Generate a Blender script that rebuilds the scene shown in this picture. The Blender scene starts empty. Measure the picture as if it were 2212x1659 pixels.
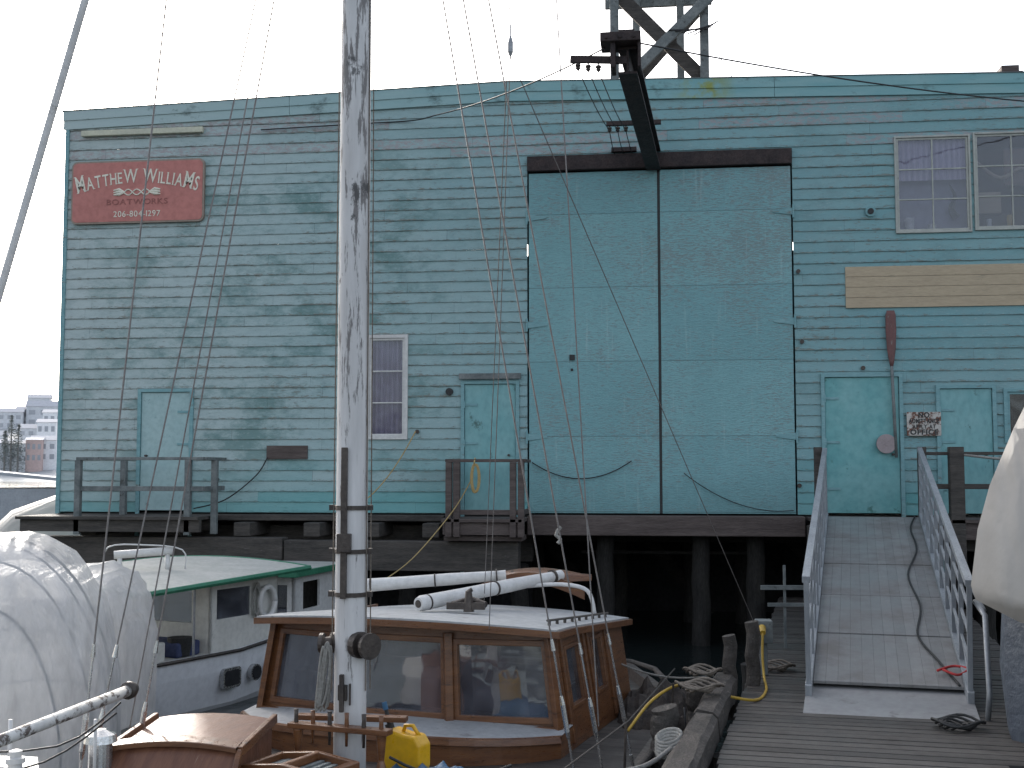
import bpy,bmesh,math,random
from mathutils import Vector as V, Matrix as M, noise
random.seed(4)
S=bpy.context.scene
rad=math.radians
MW={}
# ---------------- helpers
def props(o,label,cat,group,kind):
    if label:o["label"]=label
    if cat:o["category"]=cat
    if group:o["group"]=group
    if kind:o["kind"]=kind
def E(name,loc,rot=0,label=None,cat=None,group=None):
    o=bpy.data.objects.new(name,None);o.empty_display_size=.3
    S.collection.objects.link(o);o.location=loc;o.rotation_euler=(0,0,rot)
    MW[o]=M.Translation(V(loc))@M.Rotation(rot,4,'Z');props(o,label,cat,group,None);return o
def mk(name,bm,mt,parent=None,label=None,cat=None,group=None,kind=None,smooth=False,bevel=0,fr=None,normals=True):
    if fr is not None:bm.transform(fr)
    me=bpy.data.meshes.new(name);o=bpy.data.objects.new(name,me)
    if parent is not None:
        bm.transform(MW[parent].inverted());MW[o]=MW[parent];o.parent=parent
    elif kind is None:
        xs=[v.co for v in bm.verts]
        c=V(((min(v.x for v in xs)+max(v.x for v in xs))/2,(min(v.y for v in xs)+max(v.y for v in xs))/2,min(v.z for v in xs)))
        o.location=c;MW[o]=M.Translation(c);bm.transform(M.Translation(-c))
    else:MW[o]=M()
    if normals:bmesh.ops.recalc_face_normals(bm,faces=bm.faces)
    bm.to_mesh(me);bm.free()
    for m_ in (mt if isinstance(mt,(list,tuple)) else [mt]):me.materials.append(m_)
    if smooth:
        for p in me.polygons:p.use_smooth=True
    S.collection.objects.link(o);props(o,label,cat,group,kind)
    if bevel:
        b=o.modifiers.new('bevel','BEVEL');b.width=bevel;b.segments=2;b.limit_method='ANGLE'
    return o
def B():return bmesh.new()
def box(bm,x0,x1,y0,y1,z0,z1,mi=0):
    vs=[bm.verts.new((x,y,z)) for x in(x0,x1) for y in(y0,y1) for z in(z0,z1)]
    for q in((0,1,3,2),(4,6,7,5),(0,4,5,1),(2,3,7,6),(0,2,6,4),(1,5,7,3)):
        bm.faces.new([vs[i] for i in q]).material_index=mi
def tim(bm,p0,p1,w,h,mi=0):
    p0=V(p0);p1=V(p1);d=(p1-p0).normalized()
    s=d.cross(V((0,0,1)))
    if s.length<.05:s=V((1,0,0))
    s.normalize();u=s.cross(d)
    vs=[bm.verts.new(p+s*a*w/2+u*b*h/2) for p in(p0,p1) for a,b in((-1,-1),(1,-1),(1,1),(-1,1))]
    for q in((0,1,2,3),(7,6,5,4),(0,4,5,1),(1,5,6,2),(2,6,7,3),(3,7,4,0)):bm.faces.new([vs[i] for i in q]).material_index=mi
def tube(bm,pts,r,seg=8,mi=0):
    pts=[V(p) for p in pts];n=len(pts);rs=r if isinstance(r,(list,tuple)) else [r]*n
    rings=[]
    prev=None
    for i,p in enumerate(pts):
        d=(pts[min(i+1,n-1)]-pts[max(i-1,0)]).normalized()
        if prev is None:
            s=d.cross(V((0,0,1)))
            if s.length<.1:s=d.cross(V((1,0,0)))
        else:s=prev-d*prev.dot(d)
        s.normalize();prev=s;u=d.cross(s)
        rings.append([bm.verts.new(p+(s*math.cos(a)+u*math.sin(a))*rs[i]) for a in[2*math.pi*k/seg for k in range(seg)]])
    for a,b in zip(rings,rings[1:]):
        for k in range(seg):bm.faces.new((a[k],a[(k+1)%seg],b[(k+1)%seg],b[k])).material_index=mi
    bm.faces.new(rings[0][::-1]).material_index=mi;bm.faces.new(rings[-1]).material_index=mi
def sag(p0,p1,s,n=16):
    p0=V(p0);p1=V(p1);return[p0.lerp(p1,i/n)-V((0,0,s*4*(i/n)*(1-i/n))) for i in range(n+1)]
def smoothpts(ps,n=6):
    ps=[V(p) for p in ps];out=[]
    for i in range(len(ps)-1):
        a=ps[max(i-1,0)];b=ps[i];c=ps[i+1];d=ps[min(i+2,len(ps)-1)]
        for k in range(n):
            t=k/n;out.append(.5*((2*b)+(c-a)*t+(2*a-5*b+4*c-d)*t*t+(3*b-a-3*c+d)*t**3))
    return out+[ps[-1]]
def slab(bm,u0,u1,z0,z1,holes,th,f,nu=1):
    us=sorted({u0,u1,*[h[0] for h in holes],*[h[1] for h in holes]})
    if nu>1:us=sorted(set(us)|{u0+(u1-u0)*i/nu for i in range(nu+1)})
    zs=sorted({z0,z1,*[h[2] for h in holes],*[h[3] for h in holes]})
    def full(i,j):
        if i<0 or j<0 or i>=len(us)-1 or j>=len(zs)-1:return False
        u=(us[i]+us[i+1])/2;z=(zs[j]+zs[j+1])/2
        return not any(h[0]<u<h[1] and h[2]<z<h[3] for h in holes)
    c={}
    def v(i,j,k):
        if(i,j,k)not in c:c[i,j,k]=bm.verts.new(f(us[i],zs[j],th*k))
        return c[i,j,k]
    for i in range(len(us)-1):
        for j in range(len(zs)-1):
            if not full(i,j):continue
            bm.faces.new((v(i,j,0),v(i+1,j,0),v(i+1,j+1,0),v(i,j+1,0)))
            bm.faces.new((v(i,j,1),v(i,j+1,1),v(i+1,j+1,1),v(i+1,j,1)))
            for(di,dj,a,b)in((-1,0,(i,j),(i,j+1)),(1,0,(i+1,j),(i+1,j+1)),(0,-1,(i,j),(i+1,j)),(0,1,(i,j+1),(i+1,j+1))):
                if not full(i+di,j+dj):bm.faces.new((v(*a,0),v(*b,0),v(*b,1),v(*a,1)))
def XZ(y):return lambda u,z,d:V((u,y+d,z))
def loft(bm,secs,caps=True,closed=False):
    R=[[bm.verts.new(p) for p in s] for s in secs]
    n=len(R[0])
    for a,b in zip(R,R[1:]):
        for k in range(n if closed else n-1):bm.faces.new((a[k],a[(k+1)%n],b[(k+1)%n],b[k]))
    if caps:
        for r in(R[0],R[-1]):
            try:bm.faces.new(r)
            except Exception:pass
# ---------------- materials
class G:
    def __init__(s,name):
        s.mat=bpy.data.materials.new(name);s.mat.use_nodes=True;s.t=s.mat.node_tree
        s.b=s.t.nodes['Principled BSDF'];s.out=s.t.nodes['Material Output']
        s.co=s.n('TexCoord').outputs['Object']
    def put(s,sock,v):
        if isinstance(v,bpy.types.NodeSocket):s.t.links.new(v,sock)
        else:
            if isinstance(v,tuple) and len(v)==3 and sock.type=='RGBA':v=(*v,1)
            sock.default_value=v
    def n(s,typ,ins={},**pr):
        x=s.t.nodes.new('ShaderNode'+typ)
        for k,v in pr.items():setattr(x,k,v)
        for k,v in ins.items():s.put(x.inputs[k],v)
        return x
    def m(s,op,a,b=0.,c=0.):return s.n('Math',{0:a,1:b,2:c},operation=op).outputs[0]
    def mp(s,sc,vec=None,loc=(0,0,0)):return s.n('Mapping',{'Vector':vec or s.co,'Scale':sc,'Location':loc}).outputs[0]
    def noise(s,vec,scale,detail=6.,rough=.6):return s.n('TexNoise',{'Vector':vec,'Scale':scale,'Detail':detail,'Roughness':rough}).outputs[0]
    def mix(s,f,a,b):
        x=s.n('Mix',data_type='RGBA');s.put(x.inputs[0],f);s.put(x.inputs[6],a);s.put(x.inputs[7],b);return x.outputs[2]
    def rng(s,v,a,b,c=0.,d=1.):return s.n('MapRange',{0:v,1:a,2:b,3:c,4:d}).outputs[0]
    def bump(s,h,st,dist=.01):return s.n('Bump',{'Height':h,'Strength':st,'Distance':dist}).outputs[0]
    def fin(s,col,rough=.7,metal=0.,nrm=None,spec=None):
        s.put(s.b.inputs['Base Color'],col);s.put(s.b.inputs['Roughness'],rough);s.put(s.b.inputs['Metallic'],metal)
        if nrm is not None:s.put(s.b.inputs['Normal'],nrm)
        if spec is not None:s.b.inputs['Specular IOR Level'].default_value=spec
        return s.mat
def mat(name,c1,c2,sc=4.,rough=.7,metal=0.,bump=.3,st=(1,1,1),c3=None,th=.6,sc3=None,dist=.01):
    g=G(name);v=g.mp(st);a=g.noise(v,sc)
    col=g.mix(g.rng(a,.35,.65),c1,c2)
    fine=g.noise(v,sc*6,4.)
    col=g.mix(g.m('MULTIPLY',g.rng(fine,.4,.75),.35),col,tuple(x*.5 for x in c1))
    if c3:
        b=g.noise(v,sc3 or sc*1.7,8.,.7);col=g.mix(g.rng(b,th,th+.06),col,c3)
    return g.fin(col,g.rng(fine,.3,.7,max(rough-.12,.02),min(rough+.12,1)),metal,g.bump(g.m('ADD',a,fine),bump,dist))
def frac(g,x):return g.m('FRACT',x)
def siding():
    g=G('weathered_teal_siding');sp=g.n('SeparateXYZ',{0:g.co});x,z=sp.outputs[0],sp.outputs[2]
    zz=g.m('DIVIDE',g.m('SUBTRACT',z,2.13),.178);row=g.m('FLOOR',zz);fz=frac(g,zz)
    r1=g.n('TexWhiteNoise',{'W':row},noise_dimensions='1D').outputs[0]
    bx=g.m('ADD',g.m('DIVIDE',x,3.3),g.m('MULTIPLY',r1,7.3));bid=g.m('FLOOR',bx);fx=frac(g,bx)
    cv=g.n('CombineXYZ',{0:row,1:bid});wn=g.n('TexWhiteNoise',{'Vector':cv.outputs[0]},noise_dimensions='3D')
    r2=wn.outputs[0];r3=g.n('SeparateColor',{0:wn.outputs[1]}).outputs[1]
    col=g.mix(r2,(.165,.32,.34),(.205,.36,.375))
    col=g.mix(g.rng(g.noise(g.mp((.35,1,.5)),1.3,3.),.4,.65,0,.5),col,(.235,.355,.36))
    left=g.rng(x,-10.5,-.5,.97,0.)  # paler to the left: backlit haze painted into the wall colour
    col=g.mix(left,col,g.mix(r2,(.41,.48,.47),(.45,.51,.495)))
    # soft dirt
    col=g.mix(g.rng(g.noise(g.mp((1.2,1,3)),3.,8.,.7),.46,.74,0,.5),col,(.21,.28,.28))
    # mildew in patches that follow each board
    rowv=g.n('CombineXYZ',{0:g.m('ADD',g.m('MULTIPLY',x,.75),g.m('MULTIPLY',r1,.7)),1:0.,2:g.m('MULTIPLY',row,.22)}).outputs[0]
    mn=g.m('ADD',g.m('MULTIPLY',g.noise(rowv,1.15,3.,.5),.60),g.m('MULTIPLY',g.noise(g.mp((1.6,1,3.2)),2.6,8.,.75),.40))
    mk_=g.m('MULTIPLY',g.rng(x,-2.3,-4.4),g.rng(x,-10.6,-8.3,.5,1.))
    mz=g.m('MULTIPLY',g.rng(z,8.9,7.8),g.rng(z,2.4,3.4,.45,1.))
    mil=g.m('MULTIPLY',g.rng(mn,.485,.60),g.m('MULTIPLY',mk_,mz))
    col=g.mix(g.m('MULTIPLY',mil,.74),col,(.09,.185,.175))
    mil2=g.m('MULTIPLY',g.rng(mn,.52,.60),g.rng(x,-3.,0.,0.,.3));col=g.mix(mil2,col,(.12,.21,.21))
    # bare pinkish primer on the top boards
    pk=g.m('MULTIPLY',g.rng(g.m('ADD',r3,g.m('MULTIPLY',g.noise(g.mp((1,1,1)),1.,3.),.3)),.76,.82),g.rng(z,7.95,8.25))
    pk=g.m('MULTIPLY',pk,g.rng(g.noise(g.mp((1.6,1,4)),4.5,8.,.78),.45,.56,0.,.6))
    col=g.mix(pk,col,(.35,.26,.26))
    # peeling to bare grey wood, mostly along board edges
    pe=g.noise(g.mp((1.4,1,7.)),5.,10.,.78);wh=g.noise(g.mp((.5,1,.8),None,(3,1,7)),1.1,3.)
    edge=g.m('ADD',g.rng(fz,.0,.30,.12,0.),g.rng(fz,.75,1.,0.,.06))
    pm=g.rng(g.m('ADD',g.m('ADD',pe,edge),g.m('MULTIPLY',wh,.26)),.735,.765)
    col=g.mix(g.m('MULTIPLY',pm,.7),col,(.20,.185,.15))
    pm2=g.rng(g.m('SUBTRACT',g.noise(g.mp((1.3,1,5.),None,(9,2,1)),8.,9.,.75),g.m('MULTIPLY',wh,.08)),.555,.58)
    col=g.mix(g.m('MULTIPLY',pm2,.4),col,(.44,.485,.46))
    pm3=g.rng(g.noise(g.mp((1.5,1,7.),None,(2,2,5)),11.,6.,.75),.625,.65);col=g.mix(g.m('MULTIPLY',pm3,.75),col,(.10,.095,.08))
    # bright teal lowest boards
    col=g.mix(g.rng(g.m('ADD',z,g.m('MULTIPLY',r2,.5)),3.2,2.4,0.,.65),col,(.10,.34,.34))
    # nail rows
    nx=frac(g,g.m('DIVIDE',x,.41));nl=g.m('MULTIPLY',g.rng(g.m('ABSOLUTE',g.m('SUBTRACT',nx,.5)),.0,.02,1.,0.),g.rng(g.m('ABSOLUTE',g.m('SUBTRACT',fz,.18)),.0,.05,1.,0.))
    col=g.mix(g.m('MULTIPLY',nl,.6),col,(.06,.05,.04))
    # laps and butt joints
    ln=g.m('ADD',g.rng(fz,.0,.06,1.,0.),g.rng(fx,.0,.003,1.,0.))
    ln=g.m('MULTIPLY',ln,g.rng(g.noise(g.mp((2,1,2)),2.,4.),.38,.62,.12,.9))
    col=g.mix(g.m('MINIMUM',ln,.85),col,(.05,.06,.055))
    h=g.m('SUBTRACT',g.noise(g.mp((1,1,10)),6.,6.),g.m('MULTIPLY',pm,.4))
    return g.fin(col,.75,0.,g.bump(h,.6,.01),.25)
def ply():
    g=G('weathered_teal_plywood');sp=g.n('SeparateXYZ',{0:g.co});x,z=sp.outputs[0],sp.outputs[2]
    row=g.m('FLOOR',g.m('DIVIDE',g.m('SUBTRACT',z,2.16),1.245));fz=frac(g,g.m('DIVIDE',g.m('SUBTRACT',z,2.16),1.245))
    r=g.n('TexWhiteNoise',{'W':g.m('ADD',row,g.m('MULTIPLY',g.m('GREATER_THAN',x,0.),17.3))},noise_dimensions='1D').outputs[0]
    col=g.mix(r,(.185,.36,.38),(.215,.40,.415))
    col=g.mix(g.rng(g.noise(g.mp((1,1,.6)),.9,5.),.38,.62,0.,.5),col,(.165,.325,.34))
    gr=g.n('TexWave',{'Vector':g.mp((.35,1,1.2)),'Scale':7.,'Distortion':18.,'Detail':5.,'Detail Scale':1.6,'Detail Roughness':.65},bands_direction='Z').outputs[1]
    fl=g.noise(g.mp((1.6,1,10.)),6.,9.,.76);wh=g.noise(g.mp((.7,1,.9),None,(4.7,0,1.4)),1.2,4.)
    top=g.m('MULTIPLY',g.rng(z,5.2,6.6,0.,.075),g.rng(x,-.6,1.6,0.,1.))
    pm=g.rng(g.m('ADD',g.m('ADD',g.m('ADD',fl,top),g.m('MULTIPLY',gr,.10)),g.m('MULTIPLY',wh,.36)),.785,.815)
    col=g.mix(g.m('MULTIPLY',pm,.7),col,(.215,.225,.215))
    col=g.mix(g.m('MULTIPLY',g.rng(gr,.5,.95),.24),col,(.085,.19,.195))
    fn=g.noise(g.mp((1.2,1,16.)),9.,5.,.7);col=g.mix(g.rng(fn,.55,.68,0.,.35),col,(.10,.20,.205))
    drip=g.noise(g.mp((7,1,.35)),2.,4.);col=g.mix(g.rng(drip,.60,.72,0.,.28),col,(.44,.53,.53))
    col=g.mix(g.rng(g.m('ADD',z,g.noise(g.mp((2,1,1)),3.)),3.3,2.4,0.,.5),col,(.10,.20,.20))
    col=g.mix(g.m('MULTIPLY',g.rng(fz,.0,.012,1.,0.),.8),col,(.04,.06,.06))
    return g.fin(col,.7,0.,g.bump(g.m('ADD',gr,fl),.35,.008),.3)
def mast_m():
    g=G('worn_white_spar_paint');sp=g.n('SeparateXYZ',{0:g.co});z=sp.outputs[2]
    a=g.noise(g.mp((9,9,1.1)),2.,9.,.7);up=g.rng(z,1.2,6.4,-.04,.11)
    col=g.mix(g.rng(g.noise(g.mp((6,6,.8)),1.5,5.),.35,.7),(.62,.61,.60),(.45,.44,.43))
    col=g.mix(g.rng(g.m('ADD',a,up),.58,.63),col,(.17,.16,.155))
    col=g.mix(g.rng(g.m('ADD',g.noise(g.mp((1.8,1.8,1.2),None,(4,0,0)),2.,7.,.7),up),.67,.71,0.,.85),col,(.05,.05,.05))
    crk=g.noise(g.mp((30,30,.9)),1.5,4.);col=g.mix(g.rng(crk,.66,.69,0.,.8),col,(.06,.055,.05))
    return g.fin(col,.6,0.,g.bump(g.m('ADD',a,crk),.4,.006))
def glass(name,tint=(.6,.62,.66),k=.03,fm=.45,dust=.08,dc=(.3,.3,.34)):
    g=G(name);fr=g.n('LayerWeight',{'Blend':.3}).outputs['Fresnel']
    f=g.m('MINIMUM',g.m('ADD',g.m('MULTIPLY',fr,fm),k),.9)
    t=g.n('BsdfTransparent',{'Color':tint});gl=g.n('BsdfGlossy',{'Color':(.9,.93,.95),'Roughness':.04})
    g.put(gl.inputs['Normal'],g.bump(g.noise(g.mp((1,1,1)),2.,2.),.25,.03))
    d=g.n('BsdfDiffuse',{'Color':dc});m0=g.n('MixShader');g.put(m0.inputs[0],g.rng(g.noise(g.mp((1,1,1)),3.,6.),.3,.7,dust*.3,dust*1.8));g.put(m0.inputs[1],t.outputs[0]);g.put(m0.inputs[2],d.outputs[0])
    mx=g.n('MixShader');g.put(mx.inputs[0],f);g.put(mx.inputs[1],m0.outputs[0]);g.put(mx.inputs[2],gl.outputs[0])
    g.put(g.out.inputs[0],mx.outputs[0]);return g.mat
def plastic(name,c=(.8,.8,.8),tr=.45,clear=.12,bs=.3,rough=.3):
    g=G(name);w=g.noise(g.mp((1,1,.5)),1.6,5.,.55);w2=g.n('TexWave',{'Vector':g.mp((1,.4,.6)),'Scale':2.,'Distortion':9.,'Detail':4.,'Detail Scale':1.},bands_direction='X').outputs[1]
    cr=g.noise(g.mp((1,1,.35)),7.,5.,.6)
    col=g.mix(g.rng(w,.35,.7),c,tuple(x*.8 for x in c))
    st=g.noise(g.mp((1,1,1),None,(5,5,5)),1.2,4.);col=g.mix(g.rng(st,.60,.75,0.,.4),col,tuple(x*.4 for x in c))
    nm=g.bump(g.m('ADD',g.m('ADD',w,g.m('MULTIPLY',cr,.35)),g.m('MULTIPLY',w2,.3)),bs,.08)
    g.fin(col,rough,0.,nm);tl=g.n('BsdfTranslucent',{'Color':col,'Normal':nm})
    m1=g.n('MixShader',{0:tr,1:g.b.outputs[0],2:tl.outputs[0]});t=g.n('BsdfTransparent')
    m2=g.n('MixShader',{0:g.rng(cr,.3,.7,clear*.4,clear*1.6),1:m1.outputs[0],2:t.outputs[0]})
    g.put(g.out.inputs[0],m2.outputs[0]);return g.mat
def corrug():
    g=G('lavender_curtain');x=g.n('SeparateXYZ',{0:g.co}).outputs[0]
    s=g.m('SINE',g.m('MULTIPLY',x,70.))
    col=g.mix(g.rng(s,-1.,1.),(.40,.35,.45),(.58,.51,.60));return g.fin(col,.9)
def planks(name,c1,c2,ax=1,w=.15,gap=.06,rough=.75,blk=(.008,.008,.008),stain=None):
    g=G(name);sp=g.n('SeparateXYZ',{0:g.co});y=g.m('DIVIDE',sp.outputs[ax],w);r=g.n('TexWhiteNoise',{'W':g.m('FLOOR',y)},noise_dimensions='1D').outputs[0]
    st=(1.2,9,1) if ax==1 else(9,1.2,1)
    nn=g.noise(g.mp(st),3.,8.,.7);col=g.mix(g.m('ADD',g.m('MULTIPLY',r,.55),g.m('MULTIPLY',nn,.45)),c1,c2)
    bl=g.noise(g.mp((1,1,1)),1.7,6.,.65);col=g.mix(g.rng(bl,.45,.7,0.,.6),col,stain or tuple(q*.6 for q in c1))
    f=frac(g,y);ln=g.rng(f,0.,gap,1.,0.);col=g.mix(ln,col,blk)
    return g.fin(col,g.rng(bl,.35,.65,rough-.2,rough+.1),0.,g.bump(g.m('SUBTRACT',nn,g.m('MULTIPLY',ln,2.)),.5,.01))
def fascia_m():
    g=G('haze_paled_mossy_fascia');sp=g.n('SeparateXYZ',{0:g.co});x=sp.outputs[0]
    col=g.mix(g.rng(g.noise(g.mp((.5,1,3)),2.,6.),.35,.65),(.18,.36,.375),(.24,.40,.405))
    col=g.mix(g.rng(x,-10.5,-1.,.85,0.),col,(.42,.49,.48))  # backlit haze painted in as a paler left end
    col=g.mix(g.rng(g.noise(g.mp((.8,1,1.2)),2.4,8.,.7),.57,.70,0.,.75),col,(.06,.085,.08))
    ms=g.m('MULTIPLY',g.rng(g.m('ABSOLUTE',g.m('SUBTRACT',x,.75)),.55,.1,0.,1.),g.rng(g.noise(g.mp((1,1,1)),4.,5.),.42,.58))
    col=g.mix(g.m('MULTIPLY',ms,.85),col,(.26,.28,.04))
    return g.fin(col,.75,0.,g.bump(g.noise(g.mp((1,1,8)),5.),.4,.006),.25)
SID=siding();PLY=ply();MAST=mast_m();FASC=fascia_m()
TEAL=mat('teal_trim',(.15,.31,.33),(.21,.37,.385),3,.7,0,.3,(.6,1,3),(.16,.17,.15),.60)
TEALD=mat('teal_door_paint',(.15,.35,.36),(.21,.40,.405),2,.6,0,.2,(1,1,.6),(.06,.13,.12),.62)
DARKW=mat('old_dark_timber',(.04,.036,.032),(.085,.074,.064),3,.85,0,.8,(.6,1,4),(.13,.12,.11),.64)
BROWNW=mat('damp_brown_timber',(.065,.048,.043),(.115,.09,.08),3,.8,0,.8,(.5,1,4),(.16,.14,.13),.64)
GREYW=mat('weathered_grey_timber',(.10,.115,.115),(.20,.215,.21),4,.85,0,.6,(1,1,1),(.05,.05,.045),.6)
PILE=mat('creosoted_pile_in_shade',(.009,.008,.007),(.022,.020,.017),4,.9,0,.8,(2,2,.5))  # creosote tone deepened to paint in the shade under the floor
UNDER=mat('underside_timber_in_shade',(.010,.009,.008),(.024,.021,.018),3,.9,0,.8,(.6,1,4))  # darker copy of the old timber, under-floor shade put into its colour
RUST=mat('rusted_steel',(.022,.016,.016),(.045,.030,.028),6,.85,0,.4)
BLACK=mat('black_rubber',(.012,.012,.012),(.02,.02,.02),8,.6)
VARN=mat('varnished_wood',(.105,.042,.018),(.175,.075,.030),3,.35,0,.1,(1,1,7),(.055,.024,.012),.58)
VARN2=mat('varnished_hatch_wood',(.12,.048,.027),(.18,.078,.042),3,.42,0,.1,(8,1,1),(.22,.13,.09),.60)
WHITE=mat('aged_white_paint',(.62,.61,.59),(.52,.51,.49),3,.5,0,.15,(1,1,1),(.30,.29,.27),.64)
ROOFW=mat('grey_white_deck_canvas',(.36,.37,.375),(.30,.31,.315),2.5,.6,0,.15,(1,1,1),(.20,.20,.20),.60)
CREAM=mat('cream_cabin_paint',(.58,.57,.53),(.50,.49,.45),3,.6,0,.15,(1,1,1),(.30,.29,.26),.66)
ROOFG=mat('grey_canvas_roof',(.44,.44,.41),(.36,.37,.34),3,.8,0,.2)
GREEN=mat('green_trim_paint',(.03,.15,.085),(.04,.19,.11),5,.45)
ALU=mat('gangway_aluminium',(.34,.36,.38),(.25,.27,.29),3,.5,.3,.15,(4,1,1),(.16,.155,.15),.64)
ALUP=planks('ribbed_aluminium_tread',(.20,.198,.195),(.275,.27,.265),0,.11,.05,.5,(.13,.13,.13),(.125,.11,.095))
GALV=mat('galvanised_steel',(.34,.35,.36),(.24,.25,.26),8,.45,.5,.1)
STEEL=mat('stainless_steel',(.5,.5,.5),(.4,.4,.4),9,.25,.9,.05)
BRONZE=mat('dark_iron_fitting',(.05,.042,.038),(.09,.075,.065),8,.5,.5,.3)
DOCK=planks('damp_dock_planks',(.028,.024,.021),(.098,.086,.076),1,.155,.09,.6)
REDS=mat('red_sign_paint',(.44,.16,.135),(.49,.18,.15),2,.55,0,.1)
REDE=mat('dark_sign_edge',(.26,.21,.17),(.30,.23,.18),4,.6)
CRM=mat('cream_lettering',(.76,.73,.61),(.66,.63,.52),4,.6)
DRED=mat('dim_red_lettering',(.26,.09,.075),(.29,.10,.085),4,.6)
YEL=mat('pale_yellow_board',(.56,.55,.42),(.48,.48,.38),3,.7)
TAN=mat('tan_painted_boards',(.46,.37,.25),(.40,.32,.22),2,.75,0,.2,(1,1,6),(.25,.23,.16),.62)
OARR=mat('worn_red_oar',(.17,.07,.065),(.12,.065,.06),5,.7,0,.3,(3,3,1),(.2,.17,.15),.6)
RUSTW=mat('rusty_enamel',(.50,.48,.44),(.42,.39,.35),6,.5,0,.2,(1,1,1),(.12,.04,.02),.50)
INK=mat('black_enamel_lettering',(.015,.015,.015),(.03,.03,.03),5,.5)
PINK=mat('faded_pink_disk',(.34,.28,.28),(.27,.23,.23),5,.8)
ROPEY=mat('yellow_rope',(.45,.33,.14),(.36,.26,.11),40,.8)
ROPEW=mat('white_rope',(.36,.35,.32),(.22,.21,.19),50,.9,0,.8)
ROPEB=mat('worn_brown_rope',(.12,.10,.08),(.20,.17,.14),40,.9)
WIRE=mat('rigging_wire',(.15,.135,.13),(.22,.205,.195),20,.5,.3)
YELP=mat('yellow_plastic',(.68,.38,.01),(.60,.32,.01),3,.35,0,.05,(1,1,1),(.35,.2,.03),.66)
BLUET=mat('blue_tarp',(.015,.07,.15),(.02,.10,.20),5,.45,0,.8)
GREYT=mat('slate_blue_tarp',(.055,.07,.09),(.085,.10,.125),2,.55,0,.4,(1,1,1),None,.6,None,.05)
HOSE=mat('yellow_power_cord',(.45,.29,.03),(.38,.24,.03),10,.5)
HULLW=mat('white_hull_paint',(.74,.75,.76),(.66,.67,.68),2,.4,0,.05,(1,1,1),(.42,.41,.39),.66)
HULLD=mat('dark_hull_paint',(.05,.04,.035),(.09,.07,.06),3,.5)
FRAMEP=mat('pale_window_frame',(.42,.43,.39),(.34,.35,.32),6,.7,0,.2,(1,1,1),(.18,.17,.15),.62)
GL=glass('window_glass',(.75,.76,.80),.03,.4,.04);GLB=glass('cabin_glass',(.48,.50,.55),.08,.8,.20,(.25,.26,.30))
PLA=plastic('shrink_wrap_film',(.60,.61,.625),.45,.28,.45,.28);PLB=plastic('opaque_shrink_wrap',(.47,.44,.40),.2,.0,.25,.5)
CURT=corrug()
DINT=mat('dark_interior',(.008,.008,.009),(.014,.014,.016),2,.9)
BLUEI=mat('blue_cushion',(.03,.04,.10),(.04,.055,.12),4,.8)
DVARN=mat('dim_cabin_lining',(.05,.03,.02),(.08,.05,.035),3,.5)
# ---------------- setting
def sheet(bm,x0,x1,y0,y1,z,n=1):
    vs=[[bm.verts.new((x0+(x1-x0)*i/n,y0+(y1-y0)*j/n,z)) for j in range(n+1)] for i in range(n+1)]
    for i in range(n):
        for j in range(n):bm.faces.new((vs[i][j],vs[i+1][j],vs[i+1][j+1],vs[i][j+1]))
g=G('harbour_water');wv=g.noise(g.mp((1,1,1)),2.5,4.)
WAT=g.fin((.015,.02,.02),.10,0.,g.bump(wv,.4,.05))
bm=B();sheet(bm,-1500,1500,-300,1600,0);mk('water',bm,WAT,kind='structure')
GRASS=mat('hillside_ground',(.36,.37,.37),(.42,.43,.43),.05,.95)
def hz(x,y):
    t=max(0,min(1,(y-300)/260));return -1+34*t*t*(3-2*t)+2*noise.noise(V((x*.01,y*.01,0)))
bm=B();rows=[]
for i in range(41):
    rows.append([bm.verts.new((-700+1300*i/40,290+500*j/20,hz(-700+1300*i/40,290+500*j/20))) for j in range(21)])
for i in range(40):
    for j in range(20):bm.faces.new((rows[i][j],rows[i+1][j],rows[i+1][j+1],rows[i][j+1]))
mk('hillside',bm,GRASS,kind='structure',smooth=True)
# ---------------- warehouse
wh=E('timber_warehouse',(0,0,0),0,'large weathered teal timber boat shed on pilings',"boat shed")
XL,XR=-10.5,7.6
opens=[(-2.23,2.17,2.13,8.15),(-9.0,-8.1,2.13,4.21),(-4.93,-4.33,3.43,5.09),(-3.3,-2.42,2.13,4.3),(2.62,3.80,2.13,4.36),(4.42,5.24,2.13,4.16),(3.84,4.97,6.72,8.26),(5.08,6.21,6.74,8.28),(5.47,6.3,3.34,4.09)]
def roofz(x):return 9.46-.0275*(-2.62-x) if x<-2.62 else 9.46-.0225*(x+2.62)
bm=B();CH=.178
zs=sorted({2.13+CH*i for i in range(42)}|{o[2] for o in opens}|{o[3] for o in opens})
for a,b in zip(zs,zs[1:]):
    if b-a<1e-4:continue
    k=math.floor(((a+b)/2-2.13)/CH);zb=2.13+CH*k
    def yy(z):return -.016+.014*(z-zb)/CH
    cuts=sorted([(o[0],o[1]) for o in opens if o[2]<(a+b)/2<o[3]]);x=XL;iv=[]
    for c in cuts:
        iv.append((x,c[0]));x=c[1]
    iv.append((x,XR))
    for x0,x1 in iv:
        n=max(1,int((x1-x0)/.9))
        for q in range(n):
            u0=x0+(x1-x0)*q/n;u1=x0+(x1-x0)*(q+1)/n
            w=[.007*noise.noise(V((u*1.3,k*3.7,0))) for u in(u0,u1)]
            bm.faces.new([bm.verts.new(p) for p in((u0,yy(a)+w[0],a),(u1,yy(a)+w[1],a),(u1,yy(b)+w[1],b),(u0,yy(b)+w[0],b))])
            if abs(a-zb)<1e-4:
                bm.faces.new([bm.verts.new(p) for p in((u0,-.001,a),(u1,-.001,a),(u1,yy(a)+w[1],a),(u0,yy(a)+w[0],a))])
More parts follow.
